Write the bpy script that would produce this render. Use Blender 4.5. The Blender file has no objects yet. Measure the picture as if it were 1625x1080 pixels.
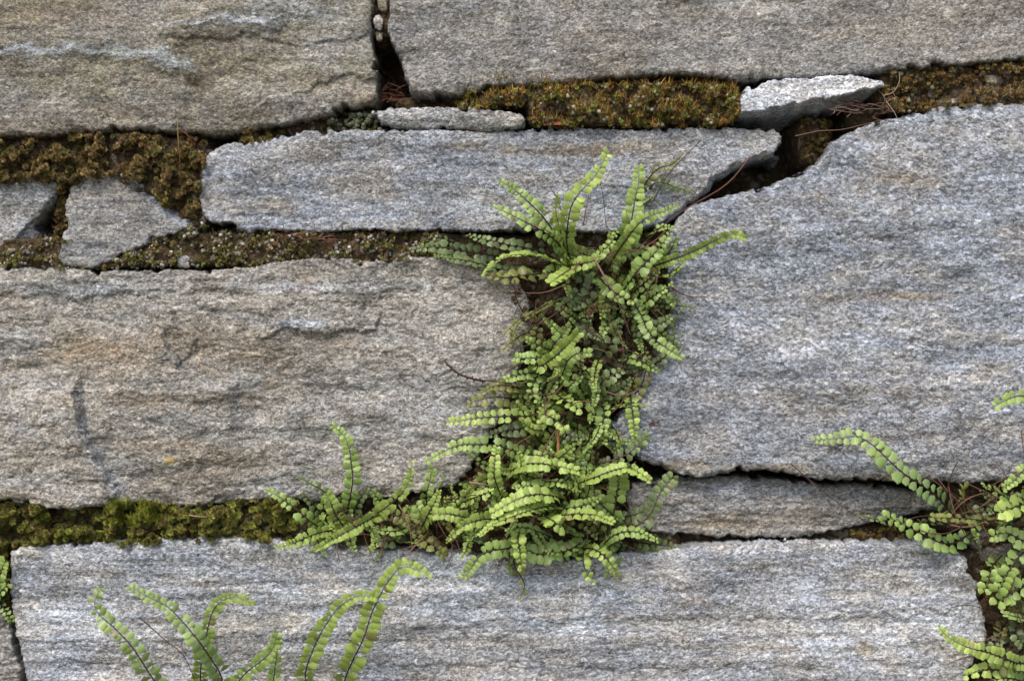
import bpy, math, random
import numpy as np
from mathutils import Vector, Matrix

random.seed(7)
rng = np.random.default_rng(11)
scene = bpy.context.scene
COL = scene.collection

# ------------------------------------------------------------------ camera
S = 0.0003          # metres on the wall face for one photograph pixel
D = 0.75            # camera distance from the wall face
ZC = 1.15           # height of the picture's centre above the ground
cam_d = bpy.data.cameras.new('camera')
cam = bpy.data.objects.new('camera', cam_d)
COL.objects.link(cam)
cam.location = (0, -D, ZC)
cam.rotation_euler = (math.radians(90), 0, 0)
cam_d.sensor_width = 36
cam_d.lens = 36 * D / (1625 * S)
cam_d.clip_start = 0.02
cam_d.clip_end = 500
cam_d.dof.use_dof = True
cam_d.dof.focus_distance = D - 0.008
cam_d.dof.aperture_fstop = 4.5
scene.camera = cam

# ------------------------------------------------------------------ light
SUN_EL, SUN_AZ = math.radians(50), math.atan2(-0.36, -0.80)      # azimuth from +Y towards +X
w = bpy.data.worlds.new('World')
scene.world = w
w.use_nodes = True
nt = w.node_tree
bg = nt.nodes['Background']
sky = nt.nodes.new('ShaderNodeTexSky')
sky.sky_type = 'NISHITA'
sky.sun_disc = False
sky.sun_elevation = SUN_EL
sky.sun_rotation = SUN_AZ
sky.dust_density = 3.0
nt.links.new(sky.outputs[0], bg.inputs[0])
bg.inputs[1].default_value = 0.12
sd = bpy.data.lights.new('sun', 'SUN')
sd.energy = 1.5
sd.angle = math.radians(22)
sd.color = (1.0, 0.96, 0.90)
sun = bpy.data.objects.new('sun', sd)
COL.objects.link(sun)
sdir = Vector((math.sin(SUN_AZ) * math.cos(SUN_EL), math.cos(SUN_AZ) * math.cos(SUN_EL), math.sin(SUN_EL)))
sun.rotation_euler = sdir.to_track_quat('Z', 'Y').to_euler()
sun.location = sdir * 5
vs = scene.view_settings
vs.view_transform = 'Standard'
vs.look = 'None'
vs.exposure = 0.98
vs.gamma = 1.0
vs.use_curve_mapping = False


# ------------------------------------------------------------------ helpers
def W(px, py, y):
    """photograph pixel + depth (m behind the wall face) -> world point"""
    k = (D + y) / D
    return Vector(((px - 812.5) * S * k, y, ZC + (540 - py) * S * k))


def tag(o, label, cat, group=None, kind=None):
    o['label'] = label
    o['category'] = cat
    if group:
        o['group'] = group
    if kind:
        o['kind'] = kind
    return o


def link(name, data, parent=None):
    o = bpy.data.objects.new(name, data)
    COL.objects.link(o)
    if parent is not None:
        o.parent = parent
    return o


def mesh_np(name, V, F, mat, smooth=True, col=None):
    """fast mesh from numpy arrays; F is (m,3) or (m,4)"""
    me = bpy.data.meshes.new(name)
    V = np.asarray(V, dtype=np.float32)
    F = np.asarray(F, dtype=np.int32)
    k = F.shape[1]
    me.vertices.add(len(V))
    me.vertices.foreach_set('co', V.ravel())
    me.loops.add(F.size)
    me.loops.foreach_set('vertex_index', F.ravel())
    me.polygons.add(len(F))
    me.polygons.foreach_set('loop_start', np.arange(0, F.size, k, dtype=np.int32))
    me.polygons.foreach_set('use_smooth', np.full(len(F), smooth))
    me.update(calc_edges=True)
    if col is not None:
        a = me.color_attributes.new('Col', 'FLOAT_COLOR', 'POINT')
        c4 = np.ones((len(V), 4), dtype=np.float32)
        c4[:, :3] = col
        a.data.foreach_set('color', c4.ravel())
    me.materials.append(mat)
    return me


_GA = [np.random.default_rng(s).uniform(0, 2 * np.pi, (256, 256)) for s in range(6)]


def perlin(x, y, seed=0):
    g = _GA[seed % 6]
    x = x + seed * 17.31
    y = y + seed * 41.77
    xi = np.floor(x).astype(np.int64)
    yi = np.floor(y).astype(np.int64)
    fx, fy = x - xi, y - yi
    u = fx * fx * fx * (fx * (fx * 6 - 15) + 10)
    v = fy * fy * fy * (fy * (fy * 6 - 15) + 10)

    def gr(ix, iy, dx, dy):
        a = g[ix & 255, iy & 255]
        return np.cos(a) * dx + np.sin(a) * dy
    n00 = gr(xi, yi, fx, fy)
    n10 = gr(xi + 1, yi, fx - 1, fy)
    n01 = gr(xi, yi + 1, fx, fy - 1)
    n11 = gr(xi + 1, yi + 1, fx - 1, fy - 1)
    return ((n00 * (1 - u) + n10 * u) * (1 - v) + (n01 * (1 - u) + n11 * u) * v) * 1.5


def fbm(x, y, oc=4, seed=0, gain=0.5):
    t, a = 0, 1.0
    for i in range(oc):
        t = t + a * perlin(x * 2 ** i, y * 2 ** i, seed + i * 3)
        a *= gain
    return t


def sstep(a, b, x):
    t = np.clip((x - a) / (b - a), 0, 1)
    return t * t * (3 - 2 * t)


def poly_sdf(P, X, Y):
    """signed distance to a polygon, positive inside"""
    P = np.asarray(P, float)
    d2 = np.full(X.shape, 1e18)
    ins = np.zeros(X.shape, bool)
    n = len(P)
    for i in range(n):
        ax, ay = P[i]
        bx, by = P[(i + 1) % n]
        ex, ey = bx - ax, by - ay
        L = ex * ex + ey * ey + 1e-9
        t = np.clip(((X - ax) * ex + (Y - ay) * ey) / L, 0, 1)
        dx, dy = X - ax - t * ex, Y - ay - t * ey
        d2 = np.minimum(d2, dx * dx + dy * dy)
        c = ((ay > Y) != (by > Y))
        if ey != 0:
            ins ^= c & (X < ax + (Y - ay) * ex / ey)
    d = np.sqrt(d2)
    return np.where(ins, d, -d)


def chaikin(P, cut=0.22):
    out = []
    n = len(P)
    for i in range(n):
        a, b = P[i], P[(i + 1) % n]
        out.append((a[0] + (b[0] - a[0]) * cut, a[1] + (b[1] - a[1]) * cut))
        out.append((b[0] + (a[0] - b[0]) * cut, b[1] + (a[1] - b[1]) * cut))
    return out


def line_sd(L, X, Y):
    """signed distance to an open polyline (positive to the left of travel on a y-down page = page-right-hand up) and end fade"""
    best = np.full(X.shape, 1e9)
    sg = np.zeros(X.shape)
    over = np.zeros(X.shape)
    n = len(L) - 1
    for i in range(n):
        ax, ay = L[i]
        bx, by = L[i + 1]
        ex, ey = bx - ax, by - ay
        ll = math.hypot(ex, ey)
        tt = ((X - ax) * ex + (Y - ay) * ey) / ll
        tc = np.clip(tt, 0, ll)
        dx, dy = X - ax - tc * ex / ll, Y - ay - tc * ey / ll
        dd = np.hypot(dx, dy)
        m = dd < best
        best = np.where(m, dd, best)
        cr = (X - ax) * ey - (Y - ay) * ex
        sg = np.where(m, np.where(cr >= 0, dd, -dd), sg)
        ov = np.zeros(X.shape)
        if i == 0:
            ov = np.maximum(ov, -tt)
        if i == n - 1:
            ov = np.maximum(ov, tt - ll)
        over = np.where(m, ov, over)
    return sg, over


# ------------------------------------------------------------------ materials
class NT:
    def __init__(self, name):
        self.m = bpy.data.materials.new(name)
        self.m.use_nodes = True
        self.t = self.m.node_tree
        self.b = self.t.nodes['Principled BSDF']
        self.out = self.t.nodes['Material Output']

    def n(self, typ, ins=None, **kw):
        nd = self.t.nodes.new('ShaderNode' + typ)
        for k, v in kw.items():
            setattr(nd, k, v)
        for k, v in (ins or {}).items():
            self.s(nd.inputs[k], v)
        return nd

    def s(self, sock, v):
        if hasattr(v, 'is_linked') or isinstance(v, bpy.types.NodeSocket):
            self.t.links.new(v, sock)
        else:
            sock.default_value = v

    def math(self, op, a, b=None, clamp=False):
        nd = self.n('Math', operation=op, use_clamp=clamp)
        self.s(nd.inputs[0], a)
        if b is not None:
            self.s(nd.inputs[1], b)
        return nd.outputs[0]

    def mix(self, f, a, b, mode='MIX'):
        nd = self.n('Mix', data_type='RGBA', blend_type=mode)
        self.s(nd.inputs[0], f)
        self.s(nd.inputs[6], a)
        self.s(nd.inputs[7], b)
        return nd.outputs[2]

    def ramp(self, f, stops, interp='LINEAR'):
        nd = self.n('ValToRGB')
        cr = nd.color_ramp
        cr.interpolation = interp
        while len(cr.elements) < len(stops):
            cr.elements.new(0.5)
        for e, (p, c) in zip(cr.elements, stops):
            e.position = p
            e.color = (*c, 1) if len(c) == 3 else c
        self.s(nd.inputs[0], f)
        return nd.outputs[0]

    def mapr(self, v, a, b, c=0.0, d=1.0):
        nd = self.n('MapRange')
        self.s(nd.inputs[0], v)
        for i, q in enumerate((a, b, c, d)):
            nd.inputs[i + 1].default_value = q
        return nd.outputs[0]


def c3(*a):
    return (a[0], a[1], a[2], 1)


def stone_mat(name, seed, val=1.0, warm=0.4, stain=0.5, band=0.3, blue=0.5, rot=0.0, grain=1.0, olive=0.0, stretch=1.0, an=0.6, grad=0.0):
    N = NT(name)
    tc = N.n('TexCoord')
    mp = N.n('Mapping', {0: tc.outputs['Object']})
    mp.inputs[1].default_value = (seed * 0.713, seed * 0.37, seed * 0.531)
    mp.inputs[2].default_value = (0, math.radians(rot), 0)
    P = mp.outputs[0]

    def scaled(v):
        return N.n('VectorMath', {0: P, 1: v}, operation='MULTIPLY').outputs[0]

    def noise(v, sc, det=4.0, rough=0.55, dist=0.0):
        nd = N.n('TexNoise', {'Vector': scaled(v), 'Scale': sc, 'Detail': det, 'Roughness': rough, 'Distortion': dist})
        return nd.outputs[0]

    def voro(v, sc):
        nd = N.n('TexVoronoi', {'Vector': scaled(v), 'Scale': sc})
        se = N.n('SeparateColor', {0: nd.outputs['Color']})
        return se.outputs, nd.outputs['Distance']
    st = stretch
    (g1, g2, g3), gd = voro((1.0 / st, 1, 1.35), 1050 * grain)
    (m1, m2, m3), md = voro((0.75 / st, 1, 1.5), 520 * grain)
    fine = noise((1, 1, 1.2), 1700 * grain, 3.0, 0.7)
    clump = noise(((1 - 0.5 * an) / st, 1, 1 + 0.3 * an), 95, 5.0, 0.68)
    strata = noise((0.055, 0.5, 1.0), 120, 6.0, 0.62, 0.15)
    broad = noise((0.5, 1, 1.0), 14, 4.0, 0.6)
    v = N.math('MULTIPLY', g1, 0.42)
    v = N.math('ADD', v, N.math('MULTIPLY', m1, 0.17))
    v = N.math('ADD', v, N.math('MULTIPLY', fine, 0.6))
    v = N.math('ADD', v, N.math('MULTIPLY', N.math('SUBTRACT', clump, 0.5), 0.46))
    v = N.math('ADD', v, N.math('MULTIPLY', N.math('SUBTRACT', strata, 0.5), band))
    v = N.math('ADD', v, N.math('MULTIPLY', N.math('SUBTRACT', broad, 0.5), 0.25))
    k = val * 0.88
    colr = N.ramp(v, [(0.22, (0.06 * k, 0.06 * k, 0.06 * k)), (0.45, (0.175 * k, 0.174 * k, 0.172 * k)),
                      (0.61, (0.28 * k, 0.28 * k, 0.28 * k)), (0.77, (0.42 * k, 0.42 * k, 0.42 * k)),
                      (0.98, (0.66 * k, 0.66 * k, 0.66 * k))])
    colr = N.mix(1.0, colr, c3(1.0, 1.0, 1.0), 'MULTIPLY')
    colr = N.mix(N.math('MULTIPLY', N.math('GREATER_THAN', m1, 0.93), 0.4), colr, c3(1.5, 1.5, 1.5), 'MULTIPLY')
    colr = N.mix(N.math('MULTIPLY', N.math('GREATER_THAN', m3, 0.92), 0.6), colr, c3(0.5, 0.45, 0.46), 'MULTIPLY')
    raw = colr
    # mineral tints: bluish mica clusters and ochre feldspar
    bl = noise((0.45, 1, 1.3), 62, 7.0, 0.74)
    c0 = 0.34 + 0.18 * warm
    tint = N.ramp(N.math('ADD', bl, N.math('MULTIPLY', N.math('SUBTRACT', g2, 0.5), 0.16)),
                  [(c0 - 0.10, (1.08, 0.99, 0.83)), (c0 + 0.06, (1.0, 0.995, 0.97)), (c0 + 0.22, (0.80, 0.945, 1.19))])
    colr = N.mix(0.25 + 0.42 * blue, colr, tint, 'MULTIPLY')
    oc = N.mapr(g2, 0.72, 0.95)
    colr = N.mix(N.math('MULTIPLY', oc, 0.25 + 0.4 * warm), colr, c3(1.16, 0.98, 0.76), 'MULTIPLY')
    if warm < 0.3:
        colr = N.mix(1.0, colr, c3(0.98, 0.99, 1.02), 'MULTIPLY')
    colr = N.mix(warm, colr, c3(1.03, 0.995, 0.91), 'MULTIPLY')
    # brown weathering stains
    s1 = noise((0.45, 1, 1.15), 26, 6.0, 0.66, 0.3)
    sf = N.math('MULTIPLY', N.mapr(s1, 0.47, 0.68), stain)
    if grad:
        gx = N.n('SeparateXYZ', {0: tc.outputs['Object']}).outputs[0]
        sf = N.math('MULTIPLY', sf, N.mapr(gx, -0.10, 0.10, 1 + grad, 1 - grad))
    colr = N.mix(sf, colr, c3(0.80, 0.66, 0.48), 'MULTIPLY')
    s2 = noise((0.6, 1, 1.0), 70, 5.0, 0.7)
    colr = N.mix(N.math('MULTIPLY', N.mapr(s2, 0.57, 0.72), stain * 0.8), colr, c3(0.68, 0.54, 0.38), 'MULTIPLY')
    # unweathered breaks, and light painted on upward shelves and lips, are paler and bluish, rusty seams browner, both with ragged edges
    fa = N.n('Attribute', attribute_name='FreshLit').outputs['Fac']
    rag = N.math('MULTIPLY', N.math('SUBTRACT', clump, 0.5), 1.5)
    fp = N.math('MULTIPLY', N.mapr(N.math('ADD', fa, rag), 0.12, 0.75), N.mapr(fa, 0.02, 0.2))
    colr = N.mix(fp, colr, N.mix(1.0, raw, c3(1.14, 1.22, 1.32), 'MULTIPLY'))
    fm = N.math('MULTIPLY', N.mapr(N.math('ADD', N.math('MULTIPLY', fa, -1.0), rag), 0.12, 0.8), N.mapr(fa, -0.02, -0.2))
    colr = N.mix(fm, colr, c3(0.76, 0.64, 0.48), 'MULTIPLY')
    if olive:
        s3 = noise((0.6, 1, 1.0), 34, 6.0, 0.7)
        colr = N.mix(N.math('MULTIPLY', N.mapr(s3, 0.44, 0.64), olive), colr, c3(0.72, 0.68, 0.34), 'MULTIPLY')
    # tiny yellow lichen specks
    l1 = N.n('TexVoronoi', {'Vector': P, 'Scale': 24.0})
    lf = N.math('MULTIPLY', N.math('LESS_THAN', N.math('ADD', l1.outputs['Distance'], N.math('MULTIPLY', fine, 0.09)), 0.105),
                N.math('GREATER_THAN', N.n('SeparateColor', {0: l1.outputs['Color']}).outputs[0], 0.72))
    colr = N.mix(N.math('MULTIPLY', lf, 0.65), colr, c3(0.42, 0.29, 0.06))
    N.s(N.b.inputs['Base Color'], colr)
    N.s(N.b.inputs['Roughness'], N.mapr(g3, 0.0, 1.0, 0.62, 0.95))
    N.b.inputs['Specular IOR Level'].default_value = 0.35
    h = N.math('ADD', N.math('MULTIPLY', gd, -0.5), N.math('MULTIPLY', fine, 0.8))
    h = N.math('ADD', h, N.math('MULTIPLY', clump, 0.6))
    h = N.math('ADD', h, N.math('MULTIPLY', m2, 0.30))
    bp = N.n('Bump', {'Strength': 0.52, 'Distance': 0.0009, 'Height': h})
    N.s(N.b.inputs['Normal'], bp.outputs[0])
    return N.m


def soil_mat():
    N = NT('joint_soil')
    tc = N.n('TexCoord')
    P = tc.outputs['Object']
    a = N.n('TexNoise', {'Vector': P, 'Scale': 45.0, 'Detail': 6.0, 'Roughness': 0.7}).outputs[0]
    b = N.n('TexNoise', {'Vector': P, 'Scale': 500.0, 'Detail': 4.0, 'Roughness': 0.75}).outputs[0]
    v = N.n('TexVoronoi', {'Vector': P, 'Scale': 420.0})
    col = N.ramp(b, [(0.3, (0.03, 0.02, 0.013)), (0.5, (0.09, 0.062, 0.038)), (0.7, (0.20, 0.145, 0.09))])
    col = N.mix(N.mapr(a, 0.52, 0.68), col, N.ramp(b, [(0.3, (0.05, 0.05, 0.018)), (0.7, (0.14, 0.13, 0.045))]))
    gr = N.math('GREATER_THAN', N.n('SeparateColor', {0: v.outputs['Color']}).outputs[0], 0.9)
    col = N.mix(N.math('MULTIPLY', gr, 0.7), col, c3(0.30, 0.27, 0.23))
    N.s(N.b.inputs['Base Color'], col)
    N.b.inputs['Roughness'].default_value = 0.95
    N.b.inputs['Specular IOR Level'].default_value = 0.15
    bp = N.n('Bump', {'Strength': 1.0, 'Distance': 0.0025, 'Height': N.math('ADD', b, N.math('MULTIPLY', v.outputs['Distance'], -0.6))})
    N.s(N.b.inputs['Normal'], bp.outputs[0])
    return N.m


def leaf_mat(name, attr):
    """leaf blade; the blade's own colour comes from the object colour or from a colour attribute"""
    N = NT(name)
    if attr:
        c = N.n('Attribute', attribute_name='Col').outputs['Color']
    else:
        c = N.n('ObjectInfo').outputs['Color']
    tc = N.n('TexCoord').outputs['Object']
    nz = N.n('TexNoise', {'Vector': tc, 'Scale': 350.0 if attr else 1.7, 'Detail': 3.0}).outputs[0]
    c = N.mix(0.5, c, N.ramp(nz, [(0.3, (0.72, 0.72, 0.68)), (0.7, (1.2, 1.2, 1.15))]), 'MULTIPLY')
    N.s(N.b.inputs['Base Color'], c)
    N.b.inputs['Roughness'].default_value = 0.42
    N.b.inputs['Specular IOR Level'].default_value = 0.42
    tr = N.n('BsdfTranslucent', {0: N.mix(1.0, c, c3(1.15, 1.2, 0.55), 'MULTIPLY')})
    mx = N.n('MixShader', {0: 0.28, 1: N.b.outputs[0], 2: tr.outputs[0]})
    N.t.links.new(mx.outputs[0], N.out.inputs[0])
    return N.m


def attr_mat(name, rough=0.85, trans=0.0, spec=0.2):
    N = NT(name)
    c = N.n('Attribute', attribute_name='Col').outputs['Color']
    N.s(N.b.inputs['Base Color'], c)
    N.b.inputs['Roughness'].default_value = rough
    N.b.inputs['Specular IOR Level'].default_value = spec
    if trans:
        tr = N.n('BsdfTranslucent', {0: c})
        mx = N.n('MixShader', {0: trans, 1: N.b.outputs[0], 2: tr.outputs[0]})
        N.t.links.new(mx.outputs[0], N.out.inputs[0])
    return N.m


def flat_mat(name, colr, rough=0.9, scale=40.0):
    N = NT(name)
    tc = N.n('TexCoord').outputs['Object']
    nz = N.n('TexNoise', {'Vector': tc, 'Scale': scale, 'Detail': 8.0, 'Roughness': 0.65}).outputs[0]
    k0 = tuple(v * 0.55 for v in colr)
    k1 = tuple(v * 1.4 for v in colr)
    N.s(N.b.inputs['Base Color'], N.ramp(nz, [(0.3, k0), (0.7, k1)]))
    N.b.inputs['Roughness'].default_value = rough
    bp = N.n('Bump', {'Strength': 0.6, 'Distance': 0.01, 'Height': nz})
    N.s(N.b.inputs['Normal'], bp.outputs[0])
    return N.m


M_SOIL = soil_mat()
M_LEAF = leaf_mat('fern_leaf', False)
M_LEAFM = leaf_mat('fern_leaf_mass', True)
M_STEM = attr_mat('fern_stalk', 0.5, 0.0, 0.35)
M_MOSS = attr_mat('moss', 0.8, 0.15, 0.25)
M_DRY = attr_mat('dry_plant', 0.75, 0.0, 0.2)

# ------------------------------------------------------------------ ground
g = link('ground', mesh_np('ground', [(-60, -60, 0), (60, -60, 0), (60, 60, 0), (-60, 60, 0)], [(0, 1, 2, 3)],
                           flat_mat('ground_earth', (0.10, 0.095, 0.06), 0.95, 3.0)))
g['kind'] = 'structure'

# ------------------------------------------------------------------ the wall
wall = link('stone_wall', None)
wall.location = (0, 0, 0)
tag(wall, 'old dry wall of rough grey gneiss blocks with mossy joints', 'wall')

MASK_X0, MASK_Y0, MASK_S = -340, -300, 3
mx_, my_ = np.meshgrid(np.arange(MASK_X0, 1980, MASK_S), np.arange(MASK_Y0, 1440, MASK_S))
mask_d = np.full(mx_.shape, -999.0)
mask_y = np.full(mx_.shape, 0.05)


def stone(outline, y0, mat, label=None, amp=1.0, strata=0.8, terr=1.0, grain=0.24, tilt=(0, 0), R=10, depth=0.055,
          ledges=(), cuts=(), seed=0, step=2.0, rough=1.0, bumps=(), patches=()):
    P = chaikin(outline, 0.2)
    pa = np.array(P)
    marg = 18
    B = 6 * step
    x0, y0p = pa.min(0) - marg
    x1, y1p = pa.max(0) + marg
    xs = np.arange(x0, x1 + step, step)
    ys = np.arange(y0p, y1p + step, step)
    X, Y = np.meshgrid(xs, ys)
    d = poly_sdf(P, X, Y)
    near = np.exp(-np.abs(d) / 40)
    d = d + ((0.5 - np.abs(fbm(X / 60, Y / 60, 3, seed))) * 4.0 + (0.35 - np.abs(fbm(X / 17, Y / 17, 3, seed + 1, 0.6))) * 3.2 + fbm(X / 10, Y / 10, 3, seed + 2, 0.7) * 1.1 + np.maximum(fbm(X / 26, Y / 26, 2, seed + 4) - 0.25, 0) * -14) * rough * near
    gy, gx = np.gradient(d, step)
    gl = np.maximum(gx * gx + gy * gy, 0.25)
    # relief of the face in millimetres, towards the camera
    h = fbm(X / 260, Y / 170, 3, seed + 2) * 4.0 * amp
    wq = fbm(X / 90, Y / 60, 3, seed + 3)
    st = fbm(X / 300 + wq * 0.1, Y / 15 + wq * 0.28, 4, seed + 4, 0.6)
    h = h + st * 0.42 * strata
    s = (fbm(X / 130, Y / 46, 4, seed + 5, 0.6) * 2.6)
    fl = np.floor(s)
    h = h + (fl + sstep(0.80, 1.0, s - fl)) * 0.85 * terr
    h = h + fbm(X / 34, Y / 24, 3, seed + 1, 0.6) * 0.42 * amp
    h = h + fbm(X / 8.5, Y / 6.0, 2, seed + 2, 0.7) * grain * 0.6
    h = h + rng.normal(0, 0.045, X.shape)
    cx, cy = pa.mean(0)
    h = h + (X - cx) * tilt[0] * 0.01 + (Y - cy) * tilt[1] * 0.01
    fresh_lit = np.zeros(X.shape)  # pale break colour, plus brightness painted onto upward-facing shelves
    for (L, H, fw, dec, side, *fr) in ledges:
        sg, over = line_sd(L, X + fbm(X / 45, Y / 45, 5, seed, 0.55) * 9, Y + fbm(X / 45, Y / 45, 5, seed + 1, 0.55) * 9)
        fw = fw * 0.6
        sg = sg * side
        h = h + 1.5 * H * sstep(-fw / 2, fw / 2, sg) * np.exp(-np.maximum(sg, 0) / dec) * np.exp(-(np.maximum(over, 0) / 25) ** 2)
        if fr:
            fresh_lit = np.maximum(fresh_lit, fr[0] * np.exp(-(sg / fw) ** 2) * np.exp(-(np.maximum(over, 0) / 20) ** 2))
    for (L, slope, side, *fr) in cuts:
        sg, over = line_sd(L, X, Y)
        sg = sg * side + fbm(X / 25, Y / 25, 3, seed + 2) * 5
        h = h - np.maximum(sg, 0) * slope * np.exp(-(np.maximum(over, 0) / 30) ** 2)
        if fr:
            fresh_lit = np.maximum(fresh_lit, fr[0] * sstep(-3, 4, sg))
    for (bx, by, rx, ry, H) in bumps:
        h = h + H * np.exp(-((X - bx) / rx) ** 2 - ((Y - by) / ry) ** 2)
    for (bx, by, rx, ry, q) in patches:
        fresh_lit = fresh_lit + q * np.exp(-((X - bx) / rx) ** 2 - ((Y - by) / ry) ** 2)
    Rr = R * (1 + 0.5 * fbm(X / 60, Y / 60, 2, seed + 3))
    Rr = np.maximum(Rr * 0.7, 2.0)
    e = np.clip(Rr - d, 0, Rr)
    h = h - (Rr - np.sqrt(np.maximum(Rr * Rr - e * e, 0))) * S * 1000 * 0.9
    out = d < 0
    t = np.clip(-d / B, 0, 1.3)
    Yw = y0 - h * 0.001
    Yw = np.where(out, y0 - h * 0.001 + depth * t ** 1.3, Yw)
    Xp = np.where(out, X - d * gx / gl, X)
    Yp = np.where(out, Y - d * gy / gl, Y)
    sidej = np.where(out, fbm(X / 9 + t * 6, Y / 9 - t * 5, 2, seed + 4) * 1.6, 0)
    Xp = Xp + sidej * gx
    Yp = Yp + sidej * gy
    k = (D + y0) / D
    VX = (Xp - 812.5) * S * k
    VZ = ZC + (540 - Yp) * S * k
    V = np.stack([VX, Yw, VZ], -1)
    keep = d > -B
    q = keep[:-1, :-1] & keep[1:, :-1] & keep[:-1, 1:] & keep[1:, 1:]
    idx = np.arange(X.size).reshape(X.shape)
    F = np.stack([idx[1:, :-1][q], idx[1:, 1:][q], idx[:-1, 1:][q], idx[:-1, :-1][q]], -1)
    used = np.unique(F)
    re = np.full(X.size, -1, np.int64)
    re[used] = np.arange(len(used))
    V = V.reshape(-1, 3)[used]
    F = re[F]
    org = np.array([(cx - 812.5) * S * k, y0, ZC + (540 - cy) * S * k])
    me = mesh_np('stone', V - org, F, mat)
    at = me.attributes.new('FreshLit', 'FLOAT', 'POINT')
    at.data.foreach_set('value', fresh_lit.ravel()[used].astype(np.float32))
    o = link('stone', me, wall)
    o.location = org
    if label:
        o['label'] = label
    # remember where stones stand, so that moss keeps to the joints
    global mask_d, mask_y
    dm = poly_sdf(P, mx_, my_)
    mask_d = np.maximum(mask_d, dm)
    mask_y = np.where(dm > 0, y0, mask_y)
    return o


S1 = [(-330, -270), (592, -270), (592, 15), (587, 52), (593, 78), (597, 117), (598, 152), (588, 165), (560, 170), (530, 178), (491, 188),
      (452, 197), (410, 203), (345, 212), (280, 209), (200, 204), (120, 210), (60, 216), (0, 219), (-330, 224)]
S2 = [(622, -270), (1960, -270), (1960, 82), (1625, 92), (1500, 104), (1420, 112), (1300, 120), (1220, 126), (1180, 128), (1120, 121),
      (1060, 117), (980, 122), (900, 129), (840, 136), (790, 134), (745, 149), (690, 151), (646, 147), (641, 117), (636, 91), (623, 70), (614, 47), (620, 15)]
S3 = [(589, 179), (607, 172), (659, 172), (737, 171), (789, 176), (820, 179), (834, 187), (834, 195), (818, 202), (776, 207), (724, 202),
      (659, 205), (620, 201), (600, 194)]
S4 = [(1184, 137), (1205, 131), (1257, 124), (1288, 124), (1340, 116), (1366, 121), (1407, 131), (1394, 147), (1350, 160), (1304, 174),
      (1257, 188), (1210, 192), (1180, 193), (1175, 168)]
S5 = [(345, 232), (380, 226), (430, 222), (448, 212), (500, 207), (590, 207), (700, 207), (820, 206), (900, 203), (1000, 205), (1100, 203),
      (1200, 203), (1236, 204), (1241, 222), (1239, 240), (1222, 247), (1172, 264), (1140, 283), (1128, 300), (1105, 318), (1060, 354), (1000, 368), (840, 366), (780, 365),
      (700, 366), (640, 367), (600, 364), (560, 362), (520, 367), (470, 367), (430, 362), (395, 369), (375, 362), (340, 352), (322, 345),
      (314, 310), (318, 270), (330, 243)]
S6 = [(124, 278), (145, 273), (176, 273), (207, 279), (241, 288), (245, 304), (262, 322), (282, 334), (307, 345), (303, 360), (272, 371),
      (228, 389), (181, 410), (150, 425), (124, 423), (96, 423), (89, 405), (104, 368), (106, 345), (104, 324), (114, 296)]
S7 = [(-330, 287), (52, 284), (91, 281), (97, 298), (82, 320), (62, 342), (47, 360), (58, 370), (70, 379), (53, 389), (0, 394), (-330, 400)]
S8 = [(-330, 424), (0, 426), (78, 423), (130, 429), (233, 431), (272, 428), (337, 431), (420, 420), (439, 415), (483, 411), (555, 410),
      (562, 418), (633, 410), (660, 407), (740, 414), (800, 430), (832, 458), (844, 490), (842, 525), (832, 562), (818, 600), (800, 645),
      (780, 690), (752, 738), (715, 776), (640, 785), (600, 791), (560, 789), (500, 794), (430, 794), (350, 797), (290, 808), (240, 802),
      (195, 797), (118, 808), (80, 801), (30, 797), (0, 792), (-330, 790)]
S9 = [(1072, 350), (1098, 326), (1137, 315), (1176, 306), (1220, 297), (1252, 281), (1288, 270), (1306, 251), (1319, 229), (1345, 212),
      (1375, 198), (1425, 187), (1490, 169), (1542, 163), (1625, 160), (1960, 154), (1960, 775), (1625, 765), (1542, 765), (1464, 763),
      (1420, 765), (1360, 760), (1316, 762), (1283, 756), (1244, 748), (1205, 745), (1160, 748), (1120, 757), (1090, 757), (1060, 745),
      (1020, 730), (985, 714), (965, 703), (962, 686), (985, 660), (1000, 630), (1020, 600), (1040, 578), (1056, 560), (1062, 520),
      (1066, 490), (1062, 450), (1057, 410), (1055, 380)]
S10 = [(990, 775), (1050, 762), (1120, 756), (1205, 757), (1250, 764), (1330, 768), (1400, 771), (1450, 779), (1500, 790), (1500, 806),
       (1440, 818), (1400, 824), (1355, 836), (1316, 845), (1260, 853), (1205, 850), (1160, 855), (1110, 848), (1063, 847), (1000, 840)]
S11 = [(18, 868), (118, 862), (200, 858), (268, 855), (352, 849), (420, 856), (480, 863), (560, 873), (640, 873), (700, 878), (760, 881),
       (850, 885), (920, 885), (1000, 880), (1060, 873), (1110, 868), (1205, 862), (1297, 861), (1372, 862), (1455, 863), (1497, 868),
       (1524, 876), (1535, 891), (1537, 908), (1552, 924), (1551, 947), (1560, 969), (1566, 991), (1566, 1016), (1549, 1035), (1541, 1058),
       (1532, 1080), (1525, 1132), (800, 1138), (48, 1134), (44, 1080), (33, 1032), (21, 985), (15, 938), (15, 902)]
S12 = [(-330, 962), (-10, 958), (4, 975), (15, 1000), (21, 1032), (31, 1056), (32, 1130), (-330, 1136)]
S13 = [(1520, 846), (1580, 833), (1640, 842), (1690, 870), (1650, 905), (1600, 905), (1572, 892), (1544, 874)]
S14 = [(1668, 790), (1960, 792), (1960, 1136), (1660, 1136), (1664, 960)]
S15 = [(-330, 1156), (700, 1158), (690, 1420), (-330, 1420)]
S16 = [(722, 1160), (1960, 1156), (1960, 1420), (712, 1420)]

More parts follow.
